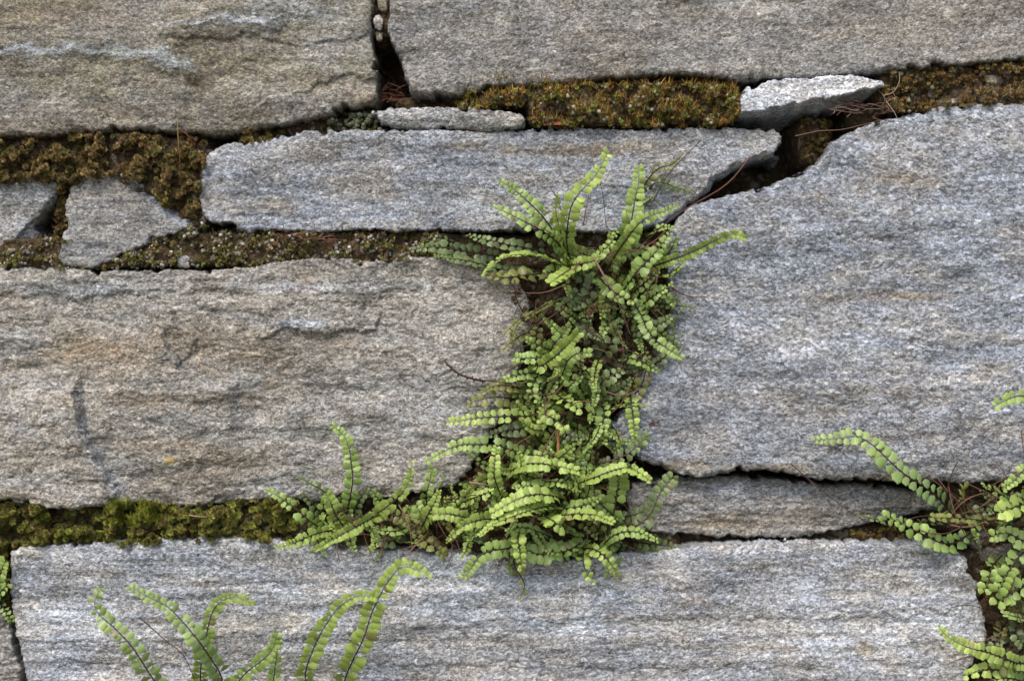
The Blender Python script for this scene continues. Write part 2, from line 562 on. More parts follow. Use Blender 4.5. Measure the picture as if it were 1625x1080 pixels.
stone(S1, -0.002, stone_mat('gneiss_olive', 1, val=0.75, warm=0.9, stain=0.75, band=0.35, blue=0.25, olive=0.4, rot=-3),
      'olive brown weathered block with pale broken shelves', amp=0.9, strata=0.5, terr=0.2, seed=1, R=14,
      ledges=[([(-330, 84), (60, 82), (160, 80), (215, 82), (262, 92), (300, 108)], 3.6, 18, 110, -1, 0.9),  # last value paints the upward shelf brighter, as if lit
              ([(270, 48), (300, 36), (345, 33), (420, 30)], 3.4, 9, 60, -1, 1.0),  # same painted brightness along this shelf
              ([(300, 62), (380, 58), (470, 70), (560, 60)], -0.7, 6, 40, -1),
              ([(440, 95), (520, 88), (590, 100)], 0.8, 8, 40, -1),
              ([(480, 145), (540, 120), (590, 118)], -0.9, 8, 60, -1),
              ([(420, 160), (500, 150), (545, 140)], 1.0, 8, 40, -1)],
      patches=[(460, 20, 90, 25, 0.6), (520, 90, 60, 40, 0.35), (300, 180, 220, 25, -0.4), (350, 60, 60, 20, -0.5), (60, 20, 120, 30, -0.4)])
stone(S2, -0.004, stone_mat('gneiss_grey', 2, val=0.79, warm=0.55, stain=0.42, band=0.12, blue=0.35, rot=4, an=0.3),
      None, amp=0.8, strata=0.3, terr=0.2, grain=0.26, seed=2, R=12, rough=0.8)
stone(S3, -0.004, stone_mat('gneiss_pale', 3, val=1.12, warm=0.3, stain=0.3, band=0.5, blue=0.6),
      'thin pale wedge flake lying on the long block', amp=0.3, strata=0.8, terr=0.2, seed=3, R=9,
      cuts=[([(589, 188), (700, 186), (836, 190)], 0.10, -1)])
stone(S4, -0.007, stone_mat('gneiss_white', 4, val=1.6, warm=0.1, stain=0.1, band=0.4, blue=0.6),
      'bright white wedge stone with a dark sloping underside', amp=0.3, strata=0.9, terr=0.2, grain=0.4, seed=4, R=6, tilt=(0, 5),
      cuts=[([(1170, 176), (1230, 170), (1310, 156), (1400, 136)], 2.2, -1)])
stone(S5, -0.001, stone_mat('gneiss_blue', 5, val=0.96, warm=0.15, stain=0.35, band=0.35, blue=0.95),
      'long narrow blue grey block with a dark undercut end', amp=0.7, strata=0.5, terr=0.3, seed=5, R=9,
      cuts=[([(1250, 232), (1222, 240), (1172, 256), (1137, 277), (1105, 310), (1060, 346)], 0.5, 1)],
      patches=[(900, 238, 120, 12, -0.9), (720, 232, 60, 8, -0.5), (760, 330, 70, 20, 0.45), (620, 214, 200, 7, 0.5), (430, 320, 70, 14, -0.5), (1130, 225, 60, 14, 0.4), (560, 290, 60, 14, -0.4)])
stone(S6, 0.001, stone_mat('gneiss_mid', 6, val=0.76, warm=0.45, stain=0.25, band=0.1, blue=0.35),
      'small triangular grey stone with a bluish broken corner', amp=0.7, strata=0.3, terr=0.4, seed=6, R=9,
      cuts=[([(176, 262), (215, 300), (250, 336), (320, 372)], 0.30, 1, 0.9)])
stone(S7, 0.004, stone_mat('gneiss_light', 7, val=0.95, warm=0.35, stain=0.25, band=0.3, blue=0.5),
      None, amp=0.6, strata=0.6, terr=0.5, seed=7, R=9,
      cuts=[([(108, 286), (80, 312), (48, 350)], 0.3, 1)])
stone(S8, -0.002, stone_mat('gneiss_beige', 8, val=0.94, warm=0.72, stain=0.62, band=0.12, blue=0.25, an=0.15, grad=0.6),
      'large beige brown block with broken flakes and a dark crack', amp=0.9, strata=0.3, terr=0.6, seed=8, R=12,
      ledges=[([(128, 625), (140, 690), (160, 735), (206, 795)], 6.5, 26, 130, -1, 0.35),
              ([(150, 625), (220, 622), (330, 636), (372, 618)], 0.4, 8, 50, 1),
              ([(425, 532), (470, 524), (520, 530), (600, 520), (600, 516)], 1.5, 9, 45, 1),
              ([(270, 545), (290, 585), (320, 610), (362, 624)], 3.4, 10, 70, -1, 0.3),
              ([(336, 700), (322, 720), (310, 736)], 1.6, 8, 40, 1),
              ([(0, 470), (180, 466), (330, 462), (480, 468), (640, 462)], 0.6, 9, 50, 1),
              ([(280, 505), (310, 540), (300, 560)], 1.6, 7, 40, -1),
              ([(370, 560), (380, 640), (360, 680)], 0.4, 8, 60, -1)],
      patches=[(470, 514, 60, 8, 0.9), (520, 455, 170, 10, 0.45), (110, 458, 130, 14, 0.5), (620, 650, 150, 90, 0.22), (520, 545, 110, 16, -0.4), (430, 575, 60, 22, -0.4),
               (260, 635, 110, 22, -0.4), (150, 555, 160, 16, -0.3), (330, 585, 40, 20, -0.4), (80, 690, 90, 40, -0.2), (300, 700, 90, 40, -0.2)])
stone(S9, -0.003, stone_mat('gneiss_blue_white', 9, val=0.99, warm=0.06, stain=0.32, band=0.15, blue=0.95, rot=-4, grain=0.85, stretch=1.0, an=0.3),
      'large blue grey block with white speckles', amp=0.8, strata=0.35, terr=0.3, grain=0.30, seed=9, R=14,
      bumps=[(1520, 420, 30, 9, 1.6), (1290, 365, 22, 8, 1.2), (1345, 720, 60, 22, -1.8)],
      patches=[(1520, 422, 50, 9, 0.9), (1290, 365, 30, 8, 0.8), (1450, 195, 90, 12, 0.6), (1250, 425, 60, 18, 0.5), (1400, 345, 60, 14, 0.5), (1300, 560, 120, 30, 0.3),
               (1430, 285, 90, 12, -0.6), (1290, 310, 60, 12, -0.5), (1380, 470, 130, 12, -0.5), (1560, 540, 80, 16, -0.4), (1480, 470, 50, 8, -0.5), (1240, 744, 90, 8, -1.0), (1400, 758, 120, 7, -1.0), (1080, 740, 60, 12, -0.9)])
stone(S10, 0.007, stone_mat('gneiss_slab', 10, val=0.78, warm=0.45, stain=0.3, band=0.7, blue=0.5, rot=4),
      'thin wedged slab under the large blue grey block', amp=0.5, strata=1.6, terr=0.6, seed=10, R=12,
      patches=[(1200, 778, 160, 12, 0.7), (1380, 788, 70, 8, 0.5), (1150, 830, 120, 14, -0.6), (1330, 815, 80, 14, -0.5)])
stone(S11, -0.004, stone_mat('gneiss_banded', 11, val=1.16, warm=0.22, stain=0.32, band=0.82, blue=0.9, rot=2),
      'long pale grey block with horizontal banding', amp=0.8, strata=0.9, terr=0.12, grain=0.26, seed=11, R=11,
      ledges=[([(60, 938), (130, 950), (190, 945), (330, 952)], 0.5, 10, 40, 1),
              ([(20, 1012), (180, 1016), (260, 1012), (420, 1000)], 0.5, 10, 40, 1),
              ([(640, 990), (800, 982), (1000, 978), (1200, 985), (1500, 972)], 0.5, 9, 50, 1),
              ([(560, 1055), (800, 1050), (1100, 1060), (1550, 1052)], 0.5, 9, 40, 1)],
      patches=[(700, 905, 80, 16, 0.9), (110, 975, 90, 12, 0.9), (1470, 982, 60, 8, 0.9), (300, 905, 120, 10, 0.5), (1300, 930, 160, 10, 0.5), (900, 1000, 160, 8, 0.5),
               (420, 985, 60, 14, -0.5), (870, 905, 60, 12, -0.4), (1100, 950, 160, 7, -0.4), (1240, 1030, 160, 8, -0.4), (1370, 1025, 18, 14, -0.8)])
stone(S12, 0.002, stone_mat('gneiss_corner', 12, val=0.9, warm=0.4, stain=0.3, band=0.2, blue=0.4), None, amp=0.6, seed=12, R=10)
stone(S13, 0.014, stone_mat('gneiss_brown', 13, val=0.7, warm=0.9, stain=0.5, band=0.4, blue=0.1),
      'small brownish stone set back behind the fern', amp=0.6, seed=13, R=14)
M_OUT = stone_mat('gneiss_outer', 14, val=0.9, warm=0.4, stain=0.4, band=0.4, blue=0.5)
stone(S14, 0.0, M_OUT, None, seed=14, step=6)
stone(S15, 0.0, M_OUT, None, seed=15, step=6)
stone(S16, 0.0, M_OUT, None, seed=16, step=6)

# ---- soil and mortar bed in the joints
FILL = [  # polyline, radius px, depth mm
    ([(-330, 255), (120, 255), (300, 270), (300, 320)], 70, 4),
    ([(240, 215), (360, 226)], 30, 30),
    ([(400, 210), (600, 200)], 30, 8),
    ([(102, 290), (94, 400)], 12, 12),
    ([(870, 168), (1140, 165)], 50, 1.5),
    ([(735, 158), (880, 155)], 20, 2),
    ([(640, 165), (720, 162)], 20, 14),
    ([(1420, 145), (1700, 130)], 50, 2),
    ([(1290, 205), (1296, 240)], 30, 14),
    ([(1400, 168), (1365, 188)], 22, 10),
    ([(-330, 410), (100, 405), (300, 395), (500, 395), (700, 395)], 38, 3.5),
    ([(-330, 830), (200, 830), (460, 825)], 50, 3),
    ([(-10, 850), (0, 950)], 25, 8),
    ([(604, -60), (606, 45)], 30, 8),
    ([(860, 440), (960, 400), (1040, 420)], 100, 9),
    ([(900, 460), (920, 560), (900, 680), (820, 780)], 95, 8),
    ([(480, 830), (700, 830), (900, 860), (1040, 865)], 60, 10),
    ([(1060, 860), (1420, 850)], 20, 16),
    ([(690, 800), (790, 770)], 55, 6),
    ([(1020, 410), (1035, 540), (1000, 610)], 55, 7),
    ([(850, 470), (850, 560), (800, 660)], 45, 7),
    ([(640, 392), (880, 402)], 36, 6),
    ([(1520, 800), (1640, 800)], 60, 16),
    ([(1600, 900), (1590, 1100)], 70, 14),
    ([(-330, 1146), (1960, 1148)], 24, 8),
]


def fill_y(X, Y):
    X = np.asarray(X, float)
    Y = np.asarray(Y, float)
    base = 46.0
    best = np.zeros(X.shape)
    for L, r, dp in FILL:
        sg, _ = line_sd(L, X, Y)
        best = np.maximum(best, (base - dp) * (1 - sstep(r * 0.6, r * 1.15, np.abs(sg))))
    return (base - best + fbm(X / 50, Y / 40, 3, 2) * 3.2 + fbm(X / 12, Y / 12, 3, 4, 0.6) * 1.8) * 0.001


xs = np.arange(-330, 1961, 4.0)
ys = np.arange(-270, 1421, 4.0)
X, Y = np.meshgrid(xs, ys)
FY = fill_y(X, Y)
kk = (D + 0.008) / D
V = np.stack([(X - 812.5) * S * kk, FY, ZC + (540 - Y) * S * kk], -1).reshape(-1, 3)
idx = np.arange(X.size).reshape(X.shape)
F = np.stack([idx[1:, :-1], idx[1:, 1:], idx[:-1, 1:], idx[:-1, :-1]], -1).reshape(-1, 4)
o = link('joint_bed', mesh_np('joint_bed', V, F, M_SOIL), wall)
o['label'] = 'dark crumbly soil packed in the joints'

# the body of the wall behind the facing stones, standing on the ground
bx0, bx1, by0, by1, bz0, bz1 = -0.345, 0.347, 0.051, 0.40, -0.002, ZC + 0.245
V = [(bx0, by0, bz0), (bx1, by0, bz0), (bx1, by1, bz0), (bx0, by1, bz0), (bx0, by0, bz1), (bx1, by0, bz1), (bx1, by1, bz1), (bx0, by1, bz1)]
F = [(0, 1, 5, 4), (1, 2, 6, 5), (2, 3, 7, 6), (3, 0, 4, 7), (4, 5, 6, 7), (3, 2, 1, 0)]
link('wall_core', mesh_np('wall_core', V, F, flat_mat('rubble_core', (0.14, 0.12, 0.10), 0.95, 30.0), smooth=False), wall)


def stone_free(px, py):
    """distance outside every stone in px (negative = inside a stone)"""
    i = np.clip(((np.asarray(py) - MASK_Y0) / MASK_S).astype(int), 0, mask_d.shape[0] - 1)
    j = np.clip(((np.asarray(px) - MASK_X0) / MASK_S).astype(int), 0, mask_d.shape[1] - 1)
    return -mask_d[i, j]


def to_world(px, py, y):
    k = (D + y) / D
    return np.stack([(px - 812.5) * S * k, y, ZC + (540 - py) * S * k], -1)


# ------------------------------------------------------------------ batches of tiny shoots
def rand_rot(m, face, spread):
    """m frames whose Z axis is near FACE"""
    z = np.asarray(face, float) + rng.normal(0, spread, (m, 3))
    z /= np.linalg.norm(z, axis=1, keepdims=True)
    a = rng.normal(0, 1, (m, 3))
    x = np.cross(a, z)
    x /= np.linalg.norm(x, axis=1, keepdims=True)
    y = np.cross(z, x)
    return np.stack([x, y, z], -1)           # columns


def bud_template():
    """small rosette: rounded core of overlapping pointed scales"""
    V, F = [], []
    for ring, (r, z0, tipr, tipz, nn, ph) in enumerate([(0.35, -0.3, 1.0, 0.25, 6, 0), (0.25, 0.0, 0.72, 0.72, 5, 0.5), (0.1, 0.3, 0.30, 1.0, 4, 0.2)]):
        for i in range(nn):
            a = 2 * math.pi * (i + ph) / nn
            b = math.pi / nn * 1.15
            o = len(V)
            V += [(r * math.cos(a - b), r * math.sin(a - b), z0), (r * math.cos(a + b), r * math.sin(a + b), z0),
                  (0.85 * tipr * math.cos(a - b * 0.7), 0.85 * tipr * math.sin(a - b * 0.7), (z0 + tipz) / 2 + 0.12),
                  (0.85 * tipr * math.cos(a + b * 0.7), 0.85 * tipr * math.sin(a + b * 0.7), (z0 + tipz) / 2 + 0.12),
                  (tipr * math.cos(a), tipr * math.sin(a), tipz)]
            F += [(o, o + 1, o + 3), (o, o + 3, o + 2), (o + 2, o + 3, o + 4)]
    return np.array(V), np.array(F)


def spike_template():
    """thin bent filament with three sides, along Z"""
    V, F = [], []
    for j, (z, r, bx) in enumerate([(0, 0.055, 0), (0.4, 0.05, 0.05), (0.8, 0.04, 0.17), (1.0, 0.012, 0.27)]):
        for i in range(3):
            a = 2 * math.pi * i / 3
            V.append((r * math.cos(a) + bx, r * math.sin(a), z))
    for j in range(3):
        for i in range(3):
            a, b = j * 3 + i, j * 3 + (i + 1) % 3
            F += [(a, b, b + 3), (a, b + 3, a + 3)]
    return np.array(V), np.array(F)


def lump_template():
    V, F = [], []
    r = np.random.default_rng(3)
    n, m = 6, 4
    V.append((0, 0, -1))
    for j in range(1, m):
        for i in range(n):
            th, a = math.pi * j / m, 2 * math.pi * (i + 0.5 * (j % 2)) / n
            q = 1 + r.uniform(-0.22, 0.22)
            V.append((q * math.sin(th) * math.cos(a), q * math.sin(th) * math.sin(a), -q * math.cos(th)))
    V.append((0, 0, 1))
    for i in range(n):
        F.append((0, 1 + (i + 1) % n, 1 + i))
    for j in range(m - 2):
        for i in range(n):
            a, b = 1 + j * n + i, 1 + j * n + (i + 1) % n
            F += [(a, b, b + n), (a, b + n, a + n)]
    k = 1 + (m - 2) * n
    for i in range(n):
        F.append((len(V) - 1, k + i, k + (i + 1) % n))
    return np.array(V, float), np.array(F)


BUD, SPIKE, LUMP = bud_template(), spike_template(), lump_template()


class Batch:
    def __init__(self):
        self.V, self.F, self.C, self.n = [], [], [], 0

    def add(self, tmpl, R, pos, scl, col):
        tv, tf = tmpl
        m = len(pos)
        if m == 0:
            return
        scl = np.asarray(scl, float)
        if scl.ndim == 1:
            scl = np.repeat(scl[:, None], 3, 1)
        L = tv[None] * scl[:, None, :]
        V = np.einsum('mij,mnj->mni', R, L) + pos[:, None, :]
        shade = np.ones((m, len(tv), 1))
        C = col[:, None, :] * shade
        F = tf[None] + (np.arange(m) * len(tv))[:, None, None] + self.n
        self.V.append(V.reshape(-1, 3))
        self.C.append(C.reshape(-1, 3))
        self.F.append(F.reshape(-1, 3))
        self.n += m * len(tv)

    def build(self, name, mat, parent=None, origin=(0, 0, 0), smooth=True):
        V = np.concatenate(self.V) - np.asarray(origin)
        me = mesh_np(name, V, np.concatenate(self.F), mat, smooth, np.concatenate(self.C))
        o = link(name, me, parent)
        o.location = origin
        return o


def scatter(polyg, n, inset=-4):
    P = np.array(polyg, float)
    x0, y0 = P.min(0)
    x1, y1 = P.max(0)
    px = rng.uniform(x0, x1, n * 4)
    py = rng.uniform(y0, y1, n * 4)
    ok = (poly_sdf(P, px, py) > 0) & (stone_free(px, py) > inset)
    return px[ok][:n], py[ok][:n]


def pick(cols, m, jit=0.18):
    c = np.array(cols)[rng.integers(0, len(cols), m)]
    return c * (1 + rng.normal(0, jit, (m, 1))).clip(0.5, 1.6)


OLIVE = [(0.25, 0.16, 0.07), (0.19, 0.135, 0.04), (0.14, 0.10, 0.035), (0.24, 0.175, 0.06), (0.125, 0.12, 0.035), (0.08, 0.055, 0.028), (0.28, 0.21, 0.085)]
GREEN = [(0.28, 0.28, 0.06), (0.24, 0.26, 0.045), (0.14, 0.15, 0.03), (0.18, 0.18, 0.035), (0.10, 0.115, 0.025), (0.21, 0.165, 0.045), (0.09, 0.07, 0.025)]
LIME = [(0.22, 0.24, 0.025), (0.27, 0.28, 0.03), (0.16, 0.20, 0.022)]
RUST = [(0.42, 0.18, 0.035), (0.48, 0.24, 0.05), (0.26, 0.11, 0.025), (0.28, 0.19, 0.035), (0.19, 0.15, 0.03), (0.42, 0.23, 0.08)]
BROWN = [(0.10, 0.055, 0.03), (0.14, 0.08, 0.04), (0.07, 0.04, 0.025), (0.17, 0.09, 0.045)]
GRIT = [(0.35, 0.33, 0.30), (0.22, 0.20, 0.17), (0.45, 0.43, 0.40), (0.18, 0.14, 0.09)]
LICH = [(0.22, 0.23, 0.16), (0.17, 0.19, 0.12), (0.28, 0.28, 0.20), (0.12, 0.13, 0.07)]


def moss_patch(label, polyg, buds=0, bud_cols=OLIVE, bud_px=(3.0, 5.0), spikes=0, spike_cols=RUST, spike_px=(9, 22),
               grit=0, lich=0, front=None, lift=3.0, inset=-4, lumpy=4.0, spike_face=(0, -0.55, 0.85)):
    b = Batch()
    cushion = lambda px, py: np.maximum(fbm(px / 30, py / 26, 3, 5), -0.4)

    def place(n, ins, dz):
        px, py = scatter(polyg, n, ins)
        ok = rng.random(len(px)) < np.clip(cushion(px, py) * 2.2 + 0.75, 0.08, 1)
        px, py = px[ok], py[ok]
        y = fill_y(px, py) - (lift + lumpy * cushion(px, py) + rng.uniform(-1.2, 1.2, len(px)) + dz) * 0.001
        if front is not None:
            y = np.full(len(px), front) + rng.uniform(-0.001, 0.001, len(px))
        return to_world(px, py, y), len(px)
    if buds:
        pos, m = place(buds, inset, 0)
        b.add(BUD, rand_rot(m, (0, -0.9, 0.5), 0.35), pos, rng.uniform(*bud_px, m) * S, pick(bud_cols, m))
    if spikes:
        pos, m = place(spikes, inset + 1, -1.0)
        ln = rng.uniform(*spike_px, m) * S
        th = ln * rng.uniform(0.7, 1.3, m)
        b.add(SPIKE, rand_rot(m, spike_face, 0.35), pos, np.stack([th, th, ln], -1), pick(spike_cols, m))
    if grit:
        pos, m = place(grit, inset + 3, -1.5)
        s = rng.uniform(1.5, 4.5, m) * S
        b.add(LUMP, rand_rot(m, (0, -1, 0), 2.0), pos, np.stack([s, s * rng.uniform(0.6, 1, m), s * rng.uniform(0.5, 1, m)], -1), pick(GRIT, m))
    if lich:
        pos, m = place(lich, inset, 0)
        b.add(LUMP, rand_rot(m, (0, -1, 0), 2.0), pos, rng.uniform(2.0, 4.5, m) * S, pick(LICH, m))
    V = np.concatenate(b.V)
    org = np.array([V[:, 0].mean(), V[:, 1].max(), V[:, 2].min()])
    o = b.build('moss_patch', M_MOSS, None, org)
    tag(o, label, 'moss', 'moss patches in the wall joints', 'stuff')
    return o


moss_patch('brown olive moss cushion above the small triangular stone', [(-60, 205), (330, 195), (470, 195), (440, 225), (330, 235), (310, 345), (230, 330), (60, 300), (-60, 300)],
           buds=3200, bud_px=(3.4, 6.0), lumpy=6.0, spikes=500, spike_cols=BROWN + [(0.13, 0.12, 0.03)], spike_px=(6, 14), grit=160)
moss_patch('thin brown moss in the upright joint beside the triangular stone', [(92, 285), (118, 285), (112, 350), (104, 390), (88, 380)],
           buds=260, spikes=260, spike_cols=BROWN, spike_px=(6, 14), lift=2)
moss_patch('orange moss with fine upright stalks above the long narrow block',
           [(715, 135), (840, 120), (1080, 105), (1185, 115), (1180, 205), (840, 210), (820, 180), (715, 180)],
           buds=2600, bud_cols=GREEN + OLIVE + [(0.30, 0.15, 0.04), (0.34, 0.18, 0.05)], bud_px=(2.0, 4.2), spikes=3800, spike_cols=RUST + [(0.46, 0.24, 0.05), (0.40, 0.27, 0.05), (0.26, 0.24, 0.04)], spike_px=(6, 14), grit=120, lich=200, inset=-5, lift=4.5, lumpy=6.0)
moss_patch('sparse orange stalks creeping up the lower edge of the upper block', [(705, 154), (740, 126), (790, 116), (900, 112), (930, 128), (848, 142), (790, 152)],
           spikes=130, spike_cols=RUST + LIME, spike_px=(5, 13), buds=20, bud_cols=GREEN, bud_px=(1.5, 2.5), inset=-60, front=-0.0045)
moss_patch('pale green lichen crust beside the thin pale flake', [(525, 172), (596, 160), (606, 205), (520, 212)], lich=420, buds=120, bud_cols=GREEN, bud_px=(2, 3.5), lift=4, lumpy=2)
moss_patch('short ochre moss right of the white wedge stone', [(1405, 100), (1700, 85), (1700, 178), (1400, 190)],
           buds=1500, bud_cols=OLIVE + [(0.2, 0.11, 0.03)], bud_px=(2, 4), spikes=900, spike_cols=RUST, spike_px=(4, 10), grit=120, lich=60, lift=2)
moss_patch('dark moss in the hollow under the white wedge stone', [(1266, 190), (1330, 190), (1330, 275), (1262, 275)],
           buds=500, bud_cols=OLIVE, bud_px=(2, 4), spikes=200, spike_cols=BROWN, spike_px=(5, 12), lift=2)
moss_patch('gritty brown moss strip on top of the beige block', [(-60, 385), (320, 350), (700, 360), (720, 425), (-60, 435)],
           buds=2000, bud_cols=OLIVE + GREEN, bud_px=(2.0, 3.8), spikes=1300, spike_cols=BROWN + [(0.13, 0.12, 0.03), (0.2, 0.1, 0.04)], spike_px=(5, 13), grit=1500, lift=2.0, inset=-3)
moss_patch('thick green moss cushion on top of the banded block', [(-60, 785), (470, 785), (470, 868), (20, 880), (15, 960), (-60, 965)],
           buds=4200, bud_cols=OLIVE[2:5] + GREEN + GREEN, bud_px=(3.6, 6.2), spikes=500, spike_cols=LIME + BROWN, spike_px=(6, 12), lift=4.5, lumpy=6.5, inset=-6)
moss_patch('bright green moss tuft under the beige block', [(165, 800), (210, 790), (255, 805), (250, 835), (180, 840)],
           spikes=1300, spike_cols=LIME, spike_px=(7, 13), lift=8.0, inset=-6)
moss_patch('dark brown moss under the thin wedged slab', [(1350, 832), (1430, 815), (1440, 866), (1350, 866)],
           buds=300, bud_cols=OLIVE, bud_px=(2, 3.5), spikes=160, spike_cols=BROWN, spike_px=(5, 12))

# ------------------------------------------------------------------ ferns
def catmull(pts, n):
    P = [Vector(p) for p in pts]
    P = [P[0] * 2 - P[1]] + P + [P[-1] * 2 - P[-2]]
    seg = len(P) - 3
    out = []
    for i in range(n):
        t = i / (n - 1) * seg
        k = min(int(t), seg - 1)
        f = t - k
        a, b, c, d = P[k:k + 4]
        out.append(0.5 * ((2 * b) + (c - a) * f + (2 * a - 5 * b + 4 * c - d) * f * f + (3 * b - a - 3 * c + d) * f ** 3))
    return out


def tube(pts, r0, r1, sides=5):
    V, F = [], []
    n = len(pts)
    for i, p in enumerate(pts):
        t = (pts[min(i + 1, n - 1)] - pts[max(i - 1, 0)]).normalized()
        u = t.cross(Vector((0.31, 0.2, 0.93))).normalized()
        v = t.cross(u)
        r = r0 + (r1 - r0) * i / (n - 1)
        for j in range(sides):
            a = 2 * math.pi * j / sides
            V.append(p + (u * math.cos(a) + v * math.sin(a)) * r)
    for i in range(n - 1):
        for j in range(sides):
            a, b = i * sides + j, i * sides + (j + 1) % sides
            F.append((a, b, b + sides, a + sides))
    return [tuple(v) for v in V], F


def leaflet_template(seed):
    """rounded, slightly toothed fan-shaped blade from its stalk at the origin along +X; upper side a little fuller"""
    r = random.Random(seed)
    rim = []
    n = 13
    for i in range(n):
        a = -math.pi * 0.93 + 2 * math.pi * 0.93 * i / (n - 1)
        q = 1 + (0.06 if i % 2 else -0.05) + r.uniform(-0.07, 0.05)
        ca = math.copysign(abs(math.cos(a)) ** 0.92, math.cos(a))
        sa = math.copysign(abs(math.sin(a)) ** 0.94, math.sin(a))
        x = 0.54 + 0.46 * ca * q
        y = (0.44 if a > 0 else 0.38) * sa * q * (0.72 + 0.28 * min(1, x / 0.55))
        z = -0.17 * (y / 0.4) ** 2 - 0.15 * max(0, x - 0.45) ** 2 * 2 + r.uniform(-0.015, 0.015)
        rim.append((x, y, z))
    V = [(0, 0, -0.01), (0.30, 0.0, 0.035), (0.62, 0.015, 0.045)] + rim
    F = []
    for i in range(n - 1):
        a, b = 3 + i, 4 + i
        xm = (rim[i][0] + rim[i + 1][0]) / 2
        F.append((2 if xm > 0.46 else 1, a, b))
    F += [(0, 3, 1), (0, 1, 3 + n - 1)]
    # close the fan between the two hubs
    fix = []
    for i in range(n - 1):
        xm0 = (rim[i - 1][0] + rim[i][0]) / 2 if i else 0
        xm = (rim[i][0] + rim[i + 1][0]) / 2
        if i and (xm0 > 0.46) != (xm > 0.46):
            fix.append((1, 3 + i, 2) if xm > 0.46 else (2, 3 + i, 1))
    return np.array(V), np.array(F + fix)


LT = [leaflet_template(s) for s in range(5)]
LM = [mesh_np('leaflet', v, f, M_LEAF) for v, f in LT]
PAL = {'bright': ((0.21, 0.28, 0.065), (0.35, 0.45, 0.11)), 'mid': ((0.16, 0.25, 0.07), (0.28, 0.38, 0.10)),
       'dull': ((0.10, 0.14, 0.065), (0.16, 0.21, 0.08)), 'pale': ((0.17, 0.26, 0.10), (0.29, 0.38, 0.12)),
       'dead': ((0.07, 0.035, 0.022), (0.13, 0.065, 0.04)), 'olive': ((0.13, 0.14, 0.045), (0.21, 0.22, 0.06))}


